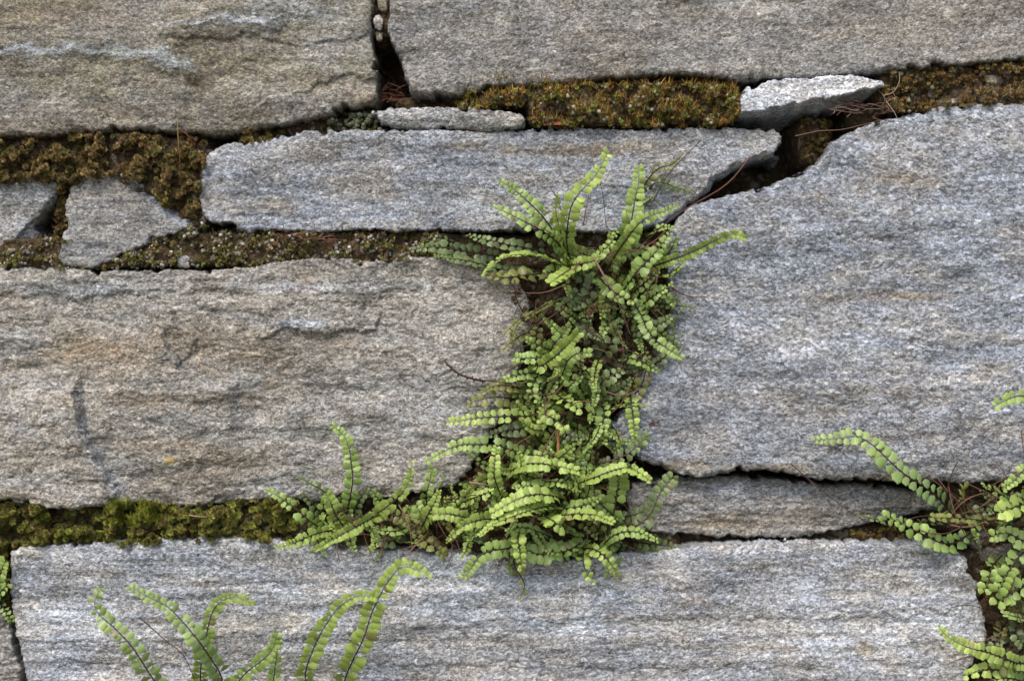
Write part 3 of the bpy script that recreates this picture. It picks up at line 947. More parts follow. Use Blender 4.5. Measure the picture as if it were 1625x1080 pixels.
class Fern:
    def __init__(self, label, base, y=0.004, budget=300):
        self.base = W(base[0], base[1], y)
        self.root = link('fern', None)
        self.root.location = self.base
        self.root.empty_display_size = 0.02
        tag(self.root, label, 'fern', 'maidenhair spleenwort ferns in the wall')
        self.left = budget
        self.mass = []
        self.mass_c = []
        self.rs = random.Random(label)

    def frond(self, kind, pts, L=13, sp=None, lift=(0, 20, 18), roll=0, fold=8, single=True, bare=0.06, stem=None, end=0.32, wide=1.0):
        """PTS from tip to base in photograph pixels; LIFT = mm in front of the wall face at base, middle, tip"""
        rs = self.rs
        pts = list(reversed(pts))
        n = len(pts)
        P = []
        for i, (px, py) in enumerate(pts):
            t = i / (n - 1)
            b, m, e = lift
            l = b + (m - b) * math.sin(min(t * 2, 1) * math.pi / 2) if t < 0.5 else m + (e - m) * ((t - 0.5) * 2) ** 1.4
            P.append(W(px, py, -l * 0.001))
        C = catmull(P, 40)
        ln = [0.0]
        for a, b in zip(C, C[1:]):
            ln.append(ln[-1] + (b - a).length)
        tot = ln[-1]
        rel = [p - self.base for p in C]
        V, F = tube(rel[::2] + [rel[-1]], 0.00042, 0.00020)
        nn = len(V) // 5
        c0 = stem or (0.030, 0.016, 0.010)
        c1 = PAL[kind][1]
        cc = np.array([[c0[q] + (c1[q] * 0.7 - c0[q]) * max(0, (i / nn) - 0.55) / 0.45 for q in range(3)] for i in range(nn) for _ in range(5)])
        fo = link('frond', mesh_np('frond', V, F, M_STEM, True, cc), self.root)
        L = L * 0.94
        sp = (sp or L * 0.86) * S * 0.84
        s = tot * bare
        k = 0
        lo, hi = PAL[kind]
        side = 1 if rs.random() < 0.5 else -1
        todo = []
        while s < tot:
            t = s / tot
            i = min(max(1, next((q for q, v in enumerate(ln) if v >= s), 39)), 39)
            f = (s - ln[i - 1]) / max(ln[i] - ln[i - 1], 1e-9)
            p = C[i - 1].lerp(C[i], f)
            T = (C[min(i + 1, 39)] - C[max(i - 2, 0)]).normalized()
            N = Vector((0, -0.88, 0.42))
            N = (N - T * N.dot(T))
            if N.length < 0.15:
                N = Vector((0, 0, 1)) - T * T.z
            N.normalize()
            N = Matrix.Rotation(math.radians(roll), 3, T) @ N
            Sd = T.cross(N)
            size = L * S * (0.82 + 0.36 * t if t < 0.5 else 1.0 - (1 - end) * ((t - 0.5) / 0.5) ** 1.3)
            for sgn in (side, -side):
                if rs.random() < {'olive': 0.15, 'dead': 0.55}.get(kind, 0.05):
                    continue
                fo_a = math.radians(fold + rs.uniform(-12, 12))
                xa = Sd * sgn * math.cos(fo_a) + N * math.sin(fo_a) + T * (0.16 + rs.uniform(-0.12, 0.16) + 0.35 * max(0, t - 0.8) * 5 * 0.5)
                xa.normalize()
                za = N * math.cos(fo_a) - Sd * sgn * math.sin(fo_a)
                za = za - xa * za.dot(xa)
                za.normalize()
                za = Matrix.Rotation(rs.uniform(-0.5, 0.5), 3, xa) @ za
                ya = za.cross(xa)
                z = size * rs.uniform(0.78, 1.12)
                wd = rs.uniform(1.0, 1.2) * wide
                p2 = p + T * (rs.uniform(-0.1, 0.1) * sp + (0.28 * sp if sgn != side else 0))
                M = Matrix(((xa.x * z, ya.x * z * wd * sgn, za.x * z, p2.x - self.base.x), (xa.y * z, ya.y * z * wd * sgn, za.y * z, p2.y - self.base.y),
                            (xa.z * z, ya.z * z * wd * sgn, za.z * z, p2.z - self.base.z), (0, 0, 0, 1)))
                ct = min(1, max(0, t * 1.1 + rs.uniform(-0.2, 0.2)))
                j = rs.uniform(0.84, 1.18)
                c = [(lo[q] + (hi[q] - lo[q]) * ct) * j for q in range(3)]
                u = rs.random()
                if u < 0.012 or (kind in ('olive', 'dull') and u < 0.06):
                    c = [c[0] * 0.85, c[1] * 0.62, c[2] * 0.9]
                todo.append((M, c, rs.randrange(5)))
            # spacing shrinks with the blades towards the tip
            s += sp * (1.0 if t < 0.5 else 1.0 - 0.5 * (t - 0.5) / 0.5)
        if single and self.left >= len(todo):
            self.left -= len(todo)
            for M, c, v in todo:
                o = link('leaflet', LM[v], fo)
                o.matrix_basis = M
                o.color = (*c, 1)
        else:
            self.mass += [(M, c, v) for M, c, v in todo]
        return fo

    def stalk(self, pts, lift, col=(0.09, 0.045, 0.03), r=0.00030):
        pts = [W(p[0], p[1], -l * 0.001) - self.base for p, l in zip(pts, lift)]
        V, F = tube(catmull(pts, 14), r, r * 0.6, 4)
        j = self.rs.uniform(0.7, 1.5)
        link('bare_stalk', mesh_np('bare_stalk', V, F, M_DRY, True, np.array([[q * j for q in col]] * len(V))), self.root)

    def filler(self, n, region, kinds=('dull', 'olive', 'mid', 'mid', 'bright', 'dead'), L=(9, 16), length=(40, 95), lift=(-9, 3, 6), jit=5):
        rs = self.rs
        x0, y0, x1, y1 = region
        for _ in range(n):
            bx, by = rs.uniform(x0, x1), rs.uniform(y0, y1)
            a = rs.uniform(0, 2 * math.pi)
            ll = rs.uniform(*length)
            cv = rs.uniform(-0.9, 0.9)
            pts = []
            for q in range(4):
                t = q / 3
                pts.append((bx + ll * t * math.cos(a + cv * t), by + ll * t * math.sin(a + cv * t)))
            dj = rs.uniform(-jit, jit)
            self.frond(rs.choice(kinds), list(reversed(pts)), L=rs.uniform(*L), lift=tuple(v + dj for v in lift), roll=rs.uniform(-50, 50), fold=rs.uniform(-10, 25), single=False)

    def stalks(self, n, region, length=(30, 90), z=(-4, 14)):
        rs = self.rs
        x0, y0, x1, y1 = region
        for _ in range(n):
            bx, by = rs.uniform(x0, x1), rs.uniform(y0, y1)
            a = rs.uniform(0, 2 * math.pi)
            ll = rs.uniform(*length)
            cv = rs.uniform(-0.7, 0.7)
            pts = [(bx + ll * t * math.cos(a + cv * t), by + ll * t * math.sin(a + cv * t)) for t in (0, 0.35, 0.7, 1)]
            z0 = rs.uniform(*z)
            self.stalk(pts, [z0 - 4, z0 + 2, z0 + 4, z0 + 3], rs.choice([(0.10, 0.045, 0.03), (0.14, 0.08, 0.055), (0.06, 0.03, 0.02), (0.17, 0.09, 0.06)]), rs.uniform(0.0002, 0.0004))

    def close(self):
        if self.mass:
            b = Batch()
            for v in range(5):
                sel = [(M, c) for M, c, q in self.mass if q == v]
                if not sel:
                    continue
                A = np.array([[list(r) for r in M] for M, c in sel])
                b.add(LT[v], A[:, :3, :3], A[:, :3, 3], np.ones(len(sel)), np.array([c for M, c in sel]))
            o = b.build('leaflets', M_LEAFM, self.root)
            o['kind'] = 'stuff'


HI, MD, LO = (0, 24, 22), (-4, 13, 13), (-8, 5, 6)

# -- upper fern
f = Fern('fern with fronds spreading over the crack at the end of the long narrow block', (930, 440))
f.frond('bright', [(964, 242), (945, 278), (924, 301), (908, 324), (901, 356), (900, 392), (909, 425)], 18, 14, HI, 12, end=0.45)
f.frond('bright', [(886, 309), (882, 335), (889, 366), (897, 395), (908, 425)], 14, 11, (0, 18, 20), 40)
f.frond('mid', [(789, 284), (815, 300), (838, 320), (858, 340), (876, 364), (905, 415)], 16, 14, MD, -8)
f.frond('mid', [(781, 327), (808, 339), (835, 353), (862, 367), (885, 386), (908, 420)], 16, 13, (-2, 14, 12), 0)
f.frond('bright', [(766, 438), (776, 424), (796, 410), (826, 404), (860, 408), (900, 424)], 14, 9, (0, 26, 30), 40, 20)
f.frond('mid', [(1014, 267), (1013, 291), (1007, 319), (1003, 345), (1000, 368), (990, 394), (962, 430)], 19, 13, (-2, 15, 14), 0, end=0.45)
f.frond('bright', [(1076, 326), (1054, 335), (1025, 346), (1010, 359), (996, 377), (981, 398), (962, 428)], 13, 11, HI, 25)
f.frond('mid', [(1062, 371), (1048, 390), (1030, 411), (1010, 432), (998, 449), (984, 468)], 17, 14, (0, 20, 20), 5)
f.frond('bright', [(1182, 377), (1163, 371), (1137, 380), (1111, 394), (1080, 407), (1049, 418), (1020, 428)], 11, 8, (2, 26, 34), 48, 15, end=0.6)
f.frond('mid', [(1067, 451), (1049, 462), (1028, 476), (1000, 497)], 13, 11, MD, 0)
f.frond('bright', [(874, 448), (888, 438), (910, 424)], 15, 9, (4, 30, 38), 10, 10, end=0.7)
f.frond('mid', [(979, 366), (968, 387), (945, 407), (911, 425)], 13, 14, (2, 22, 22), 0)
f.frond('bright', [(960, 400), (945, 412), (925, 418), (890, 422)], 13, 10, (2, 20, 22), 30)
f.frond('pale', [(1082, 567), (1061, 554), (1040, 539), (1026, 520), (1019, 503), (1005, 478)], 14, 9, (0, 20, 22), 18, 10, end=0.5)
f.frond('dull', [(1096, 305), (1072, 297), (1046, 289), (1030, 300), (1010, 340)], 13, 12, LO, 30)
f.frond('olive', [(1081, 248), (1064, 262), (1044, 268), (1025, 290), (1005, 335)], 11, 14, (-4, 12, 22), 20)
f.frond('dull', [(745, 373), (765, 379), (785, 383), (810, 389), (850, 397), (890, 415)], 16, 15, (-6, 6, 4), 14, wide=1.15)
f.frond('dull', [(655, 396), (680, 392), (706, 393), (735, 398), (800, 408)], 15, 13, (-4, 4, 3), -20, wide=1.15)
f.frond('dull', [(684, 376), (700, 378), (730, 388)], 10, 14, (-6, 2, 3), 0)
f.frond('dull', [(692, 406), (714, 410), (734, 412), (756, 417), (800, 428), (860, 432)], 16, 13.5, (-4, 6, 5), 30, wide=1.2)
f.frond('olive', [(766, 432), (785, 438), (805, 440), (840, 436), (880, 432)], 19, 18, (-2, 8, 7), 20)
f.frond('dull', [(1104, 489), (1077, 485), (1050, 482), (1010, 480)], 10, 11, LO, 0)
f.frond('olive', [(808, 545), (825, 512), (850, 494), (890, 470)], 10, 9, (-2, 12, 12), 40)
f.frond('mid', [(1010, 480), (985, 470), (965, 455), (950, 440)], 16, 14, MD, 10)
f.frond('dull', [(905, 490), (925, 478), (940, 455), (935, 430)], 15, 14, (-6, 6, 8), -20)
f.filler(26, (860, 400, 1050, 480))
f.filler(10, (1010, 410, 1060, 540), kinds=('dull', 'olive', 'dead', 'mid'), length=(30, 60))
f.filler(6, (820, 450, 870, 560), kinds=('dull', 'olive', 'dead'), length=(30, 60))
f.filler(5, (960, 330, 1040, 390), length=(30, 60))
f.stalks(34, (850, 370, 1060, 490))
f.stalk([(1113, 222), (1085, 250), (1062, 275), (1030, 330)], [26, 22, 16, 0], (0.12, 0.055, 0.04))
f.stalk([(948, 230), (940, 255), (955, 300), (962, 360)], [16, 18, 16, 4], (0.13, 0.09, 0.07))
f.stalk([(1190, 250), (1150, 295), (1075, 340), (1005, 400)], [8, 12, 14, 6], (0.11, 0.05, 0.035), 0.0004)
f.stalk([(942, 408), (960, 440), (978, 472), (1000, 530)], [24, 26, 24, 10], (0.16, 0.10, 0.08), 0.0005)
f.close()

# -- middle fern
f = Fern('fern with short fronds filling the upright joint between the beige and blue grey blocks', (905, 600))
f.frond('bright', [(919, 527), (906, 541), (892, 555), (876, 569), (856, 581), (848, 575)], 14, 9, (6, 26, 30), 35, 15, end=0.7)
f.frond('mid', [(906, 513), (890, 533), (877, 549), (868, 572)], 14, 11, (2, 18, 20), 20)
f.frond('mid', [(816, 567), (840, 568), (862, 566), (888, 560)], 15, 12, (0, 15, 14), 0, end=0.6)
f.frond('mid', [(936, 559), (916, 561), (901, 572), (894, 590), (880, 612)], 14, 10, (0, 18, 22), 10, end=0.6)
f.frond('olive', [(859, 492), (855, 515), (850, 540), (856, 575)], 15, 15, (-4, 8, 8), 0)
f.frond('dull', [(990, 586), (972, 595), (955, 607), (944, 624), (925, 650)], 21, 18, (-4, 9, 10), 0)
f.frond('olive', [(1024, 556), (1028, 575), (1024, 592), (1018, 610), (1004, 628), (985, 640)], 15, 14, (-4, 6, 7), 10)
f.frond('bright', [(1007, 692), (1005, 664), (1002, 642), (999, 618)], 13, 11, (-2, 10, 10), 0, 5, bare=0.02, end=0.5)
f.frond('bright', [(708, 669), (737, 666), (768, 662), (810, 660), (838, 660), (862, 652)], 14, 14, (0, 13, 12), 0, end=0.5)
f.frond('olive', [(742, 642), (760, 634), (785, 630), (810, 632), (846, 642)], 19, 16, (-4, 8, 8), -10)
f.frond('mid', [(960, 706), (956, 680), (958, 650), (945, 632)], 15, 12, (-2, 11, 13), 10)
f.frond('bright', [(898, 683), (885, 668), (865, 655), (880, 640)], 14, 10, (2, 18, 20), 10, end=0.6)
f.frond('bright', [(921, 648), (905, 640), (893, 632), (880, 622)], 16, 14, (2, 15, 16), -10, end=0.7)
f.frond('mid', [(925, 600), (908, 608), (900, 622), (905, 640)], 13, 12, (0, 14, 15), 10)
f.frond('dull', [(985, 505), (975, 530), (965, 550), (945, 580)], 17, 16, (-6, 6, 9), 15)
f.frond('dull', [(935, 500), (930, 520), (938, 545), (930, 570)], 16, 15, (-6, 5, 7), 0)
f.frond('olive', [(800, 530), (818, 512), (838, 500), (868, 500)], 12, 12, (-2, 9, 10), 20)
f.frond('olive', [(796, 556), (815, 540), (836, 528), (866, 526)], 13, 11, (-2, 9, 10), 10)
f.frond('mid', [(806, 600), (826, 594), (848, 592), (876, 600)], 13, 11, (0, 10, 10), 0, end=0.6)
f.frond('olive', [(765, 622), (785, 612), (810, 612), (850, 622)], 15, 13, (-2, 8, 8), 15)
f.frond('dull', [(775, 690), (800, 684), (826, 680), (860, 676)], 15, 12, (0, 9, 9), 0)
f.frond('dull', [(1068, 500), (1050, 512), (1028, 520), (1000, 528)], 13, 11, (0, 9, 9), 10)
f.frond('mid', [(1048, 590), (1030, 580), (1008, 570), (980, 566)], 13, 11, (0, 9, 9), -10)
f.frond('dull', [(1070, 520), (1068, 545), (1050, 570), (1010, 590)], 12, 12, LO, 0)
f.frond('mid', [(862, 640), (845, 625), (850, 600), (870, 590)], 13, 12, (-2, 12, 13), 0)
f.filler(30, (840, 480, 1010, 600))
f.filler(24, (810, 600, 970, 690))
f.filler(9, (840, 560, 960, 680), kinds=('bright', 'mid'), lift=(0, 12, 14), length=(40, 75))
f.stalks(40, (840, 470, 1010, 680))
f.stalk([(706, 573), (725, 590), (750, 600), (800, 607), (850, 610)], [14, 14, 12, 8, 2], (0.05, 0.022, 0.02), 0.0003)
fo = f.frond('olive', [(703, 571), (722, 590), (745, 600), (770, 605)], 6, 16, (8, 12, 14), 0, stem=(0.05, 0.02, 0.015))
for ch in [c for c in bpy.data.objects if c.parent == fo]:
    ch.color = (0.075, 0.035, 0.03, 1)
f.close()

# -- lower central fern
f = Fern('large dense fern hanging over the middle of the banded block', (880, 830))
f.frond('mid', [(675, 732), (694, 722), (714, 711), (735, 705), (758, 705), (785, 706), (818, 716), (850, 732)], 16, 13, (0, 18, 18), 0)
f.frond('bright', [(788, 709), (785, 732), (785, 758), (793, 781), (800, 802)], 14, 11, HI, 8, end=0.5)
f.frond('bright', [(784, 812), (814, 795), (843, 785), (876, 786), (904, 796)], 17, 11, (4, 28, 30), 10, end=0.6)
f.frond('bright', [(916, 746), (888, 740), (856, 735), (826, 738), (800, 756)], 16, 11, (4, 23, 22), -12, end=0.55)
f.frond('bright', [(1029, 760), (1014, 749), (996, 742), (973, 746), (947, 756), (921, 766), (896, 781)], 15, 9.5, (4, 26, 28), -15, 12, end=0.55)
f.frond('mid', [(982, 752), (979, 784), (974, 812), (966, 832)], 20, 14, (0, 18, 20), 0, 0, end=0.8)
f.frond('bright', [(974, 829), (949, 818), (923, 815), (897, 817), (878, 822)], 15, 9.5, (6, 26, 28), -20, end=0.5)
f.frond('bright', [(710, 857), (731, 836), (752, 827), (775, 823), (800, 826)], 13, 9, (4, 22, 24), -25, 15)
f.frond('bright', [(760, 850), (784, 831), (811, 820), (840, 810), (870, 803), (890, 806)], 14, 9, (6, 30, 34), 30, 15)
f.frond('pale', [(806, 842), (830, 836), (856, 844), (882, 856)], 17, 14, (2, 18, 18), 30)
f.frond('bright', [(893, 836), (878, 826), (864, 818)], 18, 13, (10, 30, 30), 0, end=0.8)
f.frond('mid', [(734, 917), (749, 899), (761, 882), (779, 873), (803, 870), (826, 862), (850, 852)], 16, 13, (0, 20, 18), -5, end=0.45)
f.frond('bright', [(828, 899), (825, 876), (822, 852), (830, 838)], 14, 9.5, (8, 28, 26), 0, 10, end=0.5)
f.frond('pale', [(836, 872), (856, 878), (880, 874), (904, 872), (925, 868)], 20, 14, (0, 14, 14), 0, 0, end=0.8)
f.frond('bright', [(981, 914), (970, 895), (957, 880), (939, 870), (915, 872)], 14, 11, (2, 20, 16), 0, end=0.5)
f.frond('dull', [(1066, 758), (1047, 782), (1035, 810), (1018, 829), (997, 838), (972, 850), (946, 862)], 16, 15, (-2, 14, 20), 0, 0, stem=(0.09, 0.04, 0.035), end=0.8)
f.frond('dull', [(1076, 868), (1055, 865), (1030, 862), (1000, 858)], 15, 14, (-8, 2, 3), 20)
f.frond('olive', [(826, 950), (832, 926), (818, 900), (812, 880)], 12, 20, (0, 10, 10), 20)
f.frond('dull', [(1026, 693), (1010, 708), (992, 722), (960, 733), (930, 738)], 13, 14, (0, 12, 16), 0, stem=(0.09, 0.04, 0.035), end=0.8)
f.frond('bright', [(919, 701), (905, 712), (888, 726), (870, 735)], 12, 9, (2, 18, 20), 40)
f.frond('mid', [(742, 717), (752, 727), (768, 737), (790, 742), (815, 738)], 12, 11, (0, 12, 10), 20)
f.frond('mid', [(950, 790), (930, 800), (905, 806), (885, 805)], 15, 12, (2, 20, 20), 15)
f.frond('mid', [(815, 775), (840, 770), (866, 772), (890, 780)], 15, 11, (2, 20, 20), 10)
f.frond('dull', [(925, 725), (915, 742), (900, 760), (885, 775)], 14, 13, MD, 0)
f.frond('mid', [(876, 715), (860, 722), (840, 722), (815, 730)], 13, 12, MD, 0)
f.frond('dull', [(1045, 800), (1020, 812), (990, 820), (955, 826)], 16, 14, (-4, 8, 10), -15)
f.filler(30, (780, 740, 970, 860), lift=(-8, 6, 8), length=(45, 95))
f.filler(18, (760, 690, 930, 760))
f.filler(12, (790, 760, 960, 870), kinds=('bright', 'mid'), lift=(2, 16, 18), length=(50, 95))
f.filler(5, (710, 790, 800, 850), kinds=('bright', 'mid'), lift=(2, 14, 16), length=(40, 70))
f.filler(8, (930, 840, 1010, 870), lift=(-8, 0, 3), length=(30, 60))
f.stalks(44, (760, 700, 980, 870))
f.stalk([(745, 765), (765, 768), (780, 772)], [14, 16, 12], (0.22, 0.14, 0.12), 0.0006)
f.stalk([(884, 680), (886, 710), (884, 740)], [10, 14, 14], (0.20, 0.09, 0.035), 0.0009)
f.stalk([(740, 812), (755, 792), (770, 770)], [8, 12, 14], (0.16, 0.11, 0.09))
f.close()

# -- lower left fern
f = Fern('small fern with one tall upright frond beside the green moss cushion', (560, 842))
f.frond('mid', [(529, 676), (545, 690), (554, 711), (558, 741), (560, 758), (557, 782), (552, 805), (545, 835)], 15, 11, (0, 13, 13), 0, 4, end=0.4)
f.frond('mid', [(426, 778), (444, 788), (468, 806), (487, 822), (505, 836), (520, 850)], 15, 13, (-2, 13, 14), 0, end=0.4)
f.frond('bright', [(438, 868), (464, 862), (489, 851), (510, 844), (540, 838)], 12, 9.5, (2, 15, 14), -20)
f.frond('bright', [(500, 872), (527, 856), (558, 839), (590, 822), (612, 812)], 13, 9, (4, 24, 28), -35, 20)
f.frond('bright', [(654, 732), (649, 762), (635, 785), (613, 804), (590, 820), (575, 835)], 13, 9.5, (2, 18, 18), 30, 12)
f.frond('bright', [(519, 786), (526, 800), (532, 815), (545, 835)], 15, 9, (6, 24, 26), 20, end=0.8)
f.frond('dull', [(474, 756), (490, 766), (508, 775), (524, 788), (540, 815)], 11, 11, LO, 0)
f.frond('mid', [(596, 838), (612, 842), (630, 842), (646, 838)], 15, 11, (0, 14, 14), 30)
f.frond('dull', [(604, 858), (625, 857), (642, 848)], 13, 14, (-6, 4, 5), 0, end=0.9)
f.frond('dull', [(585, 770), (572, 790), (562, 812), (556, 835)], 13, 13, LO, 0)
f.filler(20, (500, 810, 650, 850), length=(30, 65), lift=(-8, 3, 6))
f.stalks(26, (520, 800, 680, 850), length=(30, 75))
f.close()

f = Fern('little fern between the tall upright frond and the dense hanging fern', (690, 835))
f.frond('mid', [(686, 744), (681, 767), (676, 790), (682, 822)], 11, 11, (0, 12, 12), 20, end=0.8)
f.frond('bright', [(697, 778), (686, 803), (676, 822), (668, 840)], 14, 10, (2, 18, 18), 20)
f.frond('bright', [(716, 772), (722, 792), (727, 808), (735, 825)], 8, 8, (2, 16, 16), 20)
f.frond('bright', [(688, 816), (712, 815), (735, 820), (755, 828)], 14, 9.5, (4, 20, 20), -20, end=0.6)
f.frond('olive', [(706, 882), (692, 868), (676, 858), (665, 848)], 15, 11, (0, 10, 9), -20, end=0.7)
f.frond('mid', [(660, 800), (668, 815), (678, 830)], 13, 12, MD, 0, end=0.8)
f.frond('dull', [(640, 845), (655, 838), (680, 838)], 13, 13, LO, 0)
f.filler(16, (650, 790, 760, 850), length=(30, 60), lift=(-8, 3, 6))
f.stalks(24, (640, 780, 760, 850), length=(30, 75))
f.stalk([(633, 872), (655, 866), (672, 857)], [5, 8, 6], (0.17, 0.12, 0.09))
f.stalk([(638, 815), (655, 820), (672, 826)], [12, 14, 12], (0.17, 0.11, 0.09), 0.0004)
f.close()

# -- ferns rooted in the joint below the banded block
f = Fern('fern with two arching fronds rising in front of the banded block', (530, 1146), 0.006)
f.frond('bright', [(681, 918), (661, 903), (637, 899), (618, 919), (604, 942), (590, 972), (576, 1015), (556, 1055), (540, 1100), (532, 1142)], 21, 14, (0, 38, 45), 18, 10, end=0.42, wide=0.95)
f.frond('bright', [(600, 946), (568, 945), (541, 960), (516, 992), (497, 1030), (484, 1075), (500, 1120), (522, 1144)], 19, 14, (0, 36, 42), 30, 10, end=0.42, wide=0.95)
f.stalks(4, (500, 1130, 570, 1150), length=(20, 50))
f.filler(4, (500, 1130, 570, 1150), length=(25, 45))
f.close()
f = Fern('fern with dark stalked fronds in front of the left end of the banded block', (330, 1146), 0.006)
f.frond('pale', [(158, 936), (150, 955), (158, 975), (184, 998), (213, 1030), (242, 1075), (275, 1115), (320, 1144)], 19, 18, (0, 42, 46), 0, 2, end=0.55, wide=0.9)
f.frond('pale', [(210, 932), (237, 947), (266, 962), (290, 986), (314, 1015), (335, 1045), (353, 1080), (345, 1140)], 20, 17, (0, 40, 46), 12, 5, end=0.4, wide=0.95)
f.frond('bright', [(404, 958), (375, 947), (351, 953), (336, 973), (328, 1005), (321, 1042), (318, 1080), (325, 1142)], 15, 13, (0, 34, 40), 35, 10, end=0.45)
f.frond('mid', [(440, 1003), (432, 1030), (412, 1050), (385, 1072), (360, 1110), (340, 1144)], 16, 13, (0, 30, 34), 25, end=0.5)
f.frond('mid', [(443, 1010), (438, 1045), (430, 1090), (400, 1130), (345, 1146)], 13, 12, (0, 24, 26), 30, end=0.5)
f.stalk([(222, 979), (262, 1015), (296, 1047), (330, 1140)], [30, 32, 30, 0], (0.10, 0.05, 0.04))
f.filler(4, (300, 1130, 370, 1150), length=(25, 45))
f.close()

# -- right hand ferns
f = Fern('fern with one long arching frond of round leaflets over the wedged slab', (1545, 815), 0.006)
f.frond('pale', [(1296, 698), (1316, 696), (1340, 694), (1361, 692), (1381, 703), (1400, 719), (1420, 739), (1440, 755), (1460, 768), (1482, 783), (1500, 802), (1516, 822)], 22, 18.5, (-2, 18, 18), 0, 3, bare=0.02, end=0.4, wide=0.92)
f.frond('mid', [(1580, 643), (1599, 633), (1622, 628), (1660, 640), (1690, 690), (1660, 780)], 18, 13, (0, 26, 30), 0, end=0.55)
f.frond('mid', [(1590, 776), (1609, 762), (1626, 745), (1650, 735), (1660, 780), (1620, 815)], 15, 13, (0, 20, 22), 0, end=0.6)
f.frond('mid', [(1404, 819), (1427, 827), (1447, 839), (1467, 848), (1489, 859), (1512, 862), (1540, 845)], 19, 19, (-2, 12, 14), 0, end=0.55)
f.frond('dull', [(1358, 815), (1385, 822), (1410, 826), (1450, 828), (1500, 826)], 12, 15, (-4, 6, 8), 30)
f.frond('olive', [(1482, 820), (1510, 821), (1540, 823), (1575, 826), (1600, 822)], 13, 12, (0, 14, 16), 30, end=0.8)
f.frond('bright', [(1586, 812), (1604, 806), (1630, 800), (1660, 806)], 20, 18, (0, 20, 24), 0, end=0.9)
f.frond('mid', [(1576, 850), (1600, 846), (1628, 858), (1660, 850)], 17, 15, (0, 14, 14), 0, end=0.7)
f.frond('olive', [(1530, 775), (1532, 795), (1536, 815)], 18, 18, (-6, 6, 8), 40, end=0.9)
f.frond('dull', [(1560, 780), (1580, 800), (1600, 830), (1610, 850)], 13, 14, LO, 0)
f.filler(14, (1520, 780, 1650, 840), length=(40, 75), lift=(-8, 3, 6))
f.stalks(30, (1500, 770, 1640, 850))
f.stalk([(1255, 735), (1295, 770), (1340, 805), (1380, 830)], [12, 10, 8, 6], (0.12, 0.06, 0.05))
f.close()
f = Fern('fern in the deep joint beside the right end of the banded block', (1610, 985), 0.008)
f.frond('mid', [(1562, 937), (1569, 918), (1575, 898), (1590, 880)], 16, 16, (-4, 10, 10), 0, end=0.8)
f.frond('mid', [(1586, 934), (1594, 916), (1606, 898), (1620, 880), (1640, 865)], 17, 16, (0, 18, 18), 0, end=0.85)
f.frond('mid', [(1585, 955), (1604, 941), (1630, 930), (1650, 940)], 19, 17, (0, 14, 14), 0, end=0.85)
f.frond('bright', [(1490, 996), (1512, 1015), (1541, 1028), (1566, 1034), (1594, 1044), (1622, 1052), (1650, 1040)], 15, 10, (0, 22, 24), -15, end=0.4)
f.frond('bright', [(1533, 1070), (1558, 1063), (1580, 1062), (1620, 1068)], 16, 11, (0, 18, 18), 0, end=0.6)
f.frond('pale', [(1592, 973), (1612, 978), (1640, 986)], 12, 8, (2, 16, 18), 30, end=0.7)
f.frond('mid', [(1572, 1078), (1600, 1075), (1640, 1085)], 18, 16, (0, 16, 16), 0, end=0.8)
f.frond('olive', [(1598, 1005), (1588, 1000), (1600, 985)], 14, 14, LO, 0, end=0.8)
f.frond('dull', [(1622, 1020), (1612, 1000), (1618, 985)], 14, 13, MD, 0, end=0.8)
f.filler(14, (1580, 900, 1650, 1080), length=(30, 65), lift=(-8, 2, 4))
f.stalks(40, (1560, 890, 1640, 1080))
f.close()
f = Fern('scrap of fern in the narrow joint at the left end of the banded block', (-4, 950), 0.006)
f.frond('mid', [(8, 890), (2, 905), (-4, 925), (-6, 948)], 14, 11, (0, 8, 9), 0, end=0.8)
f.frond('mid', [(14, 925), (4, 935), (-6, 948)], 12, 12, (0, 8, 9), 0, end=0.8)
f.frond('mid', [(18, 985), (10, 972), (-2, 950)], 9, 12, (-4, 3, 3), 0, end=0.8)
f.close()

# ------------------------------------------------------------------ loose bits lying in the joints
def strand_thing(name, label, cat, base, n, spread, length, cols, r, up=0.2):
    root = link(name, None)
    b0 = W(base[0], base[1], base[2])
    root.location = b0
    root.empty_display_size = 0.01
    tag(root, label, cat)
    rs = random.Random(label)
    for _ in range(n):
        bx, by = base[0] + rs.uniform(-spread, spread), base[1] + rs.uniform(-spread * 0.3, spread * 0.3)
        a = rs.uniform(0, 2 * math.pi)
        ll = rs.uniform(*length)
        cv = rs.uniform(-1.6, 1.6)
        pts = []
        for t in (0, 0.3, 0.6, 1):
            pts.append(W(bx + ll * t * math.cos(a + cv * t), by + 0.5 * ll * t * math.sin(a + cv * t) - up * ll * t, base[2] - rs.uniform(0.001, 0.006) - 0.005 * t) - b0)
        V, F = tube(catmull(pts, 12), r, r * 0.5, 4)
        c = rs.choice(cols)
        link('strand', mesh_np('strand', V, F, M_DRY, True, np.array([c] * len(V))), root)
    return root


strand_thing('dry_grass_tuft', 'tuft of dry brown grass roots beside the white wedge stone', 'dry grass', (1372, 172, 0.004), 34, 32, (20, 60),
             [(0.12, 0.065, 0.05), (0.20, 0.13, 0.10), (0.08, 0.04, 0.035), (0.28, 0.20, 0.16)], 0.00028)
strand_thing('root_mat', 'mat of fine rusty roots at the foot of the black gap', 'roots', (622, 156, 0.010), 30, 18, (10, 34),
             [(0.12, 0.05, 0.03), (0.08, 0.035, 0.025), (0.16, 0.07, 0.04)], 0.00025)
strand_thing('root_fringe', 'fringe of reddish roots under the long narrow block', 'roots', (490, 376, 0.004), 40, 48, (8, 26),
             [(0.16, 0.075, 0.04), (0.11, 0.05, 0.03), (0.20, 0.11, 0.07)], 0.00026, -0.2)


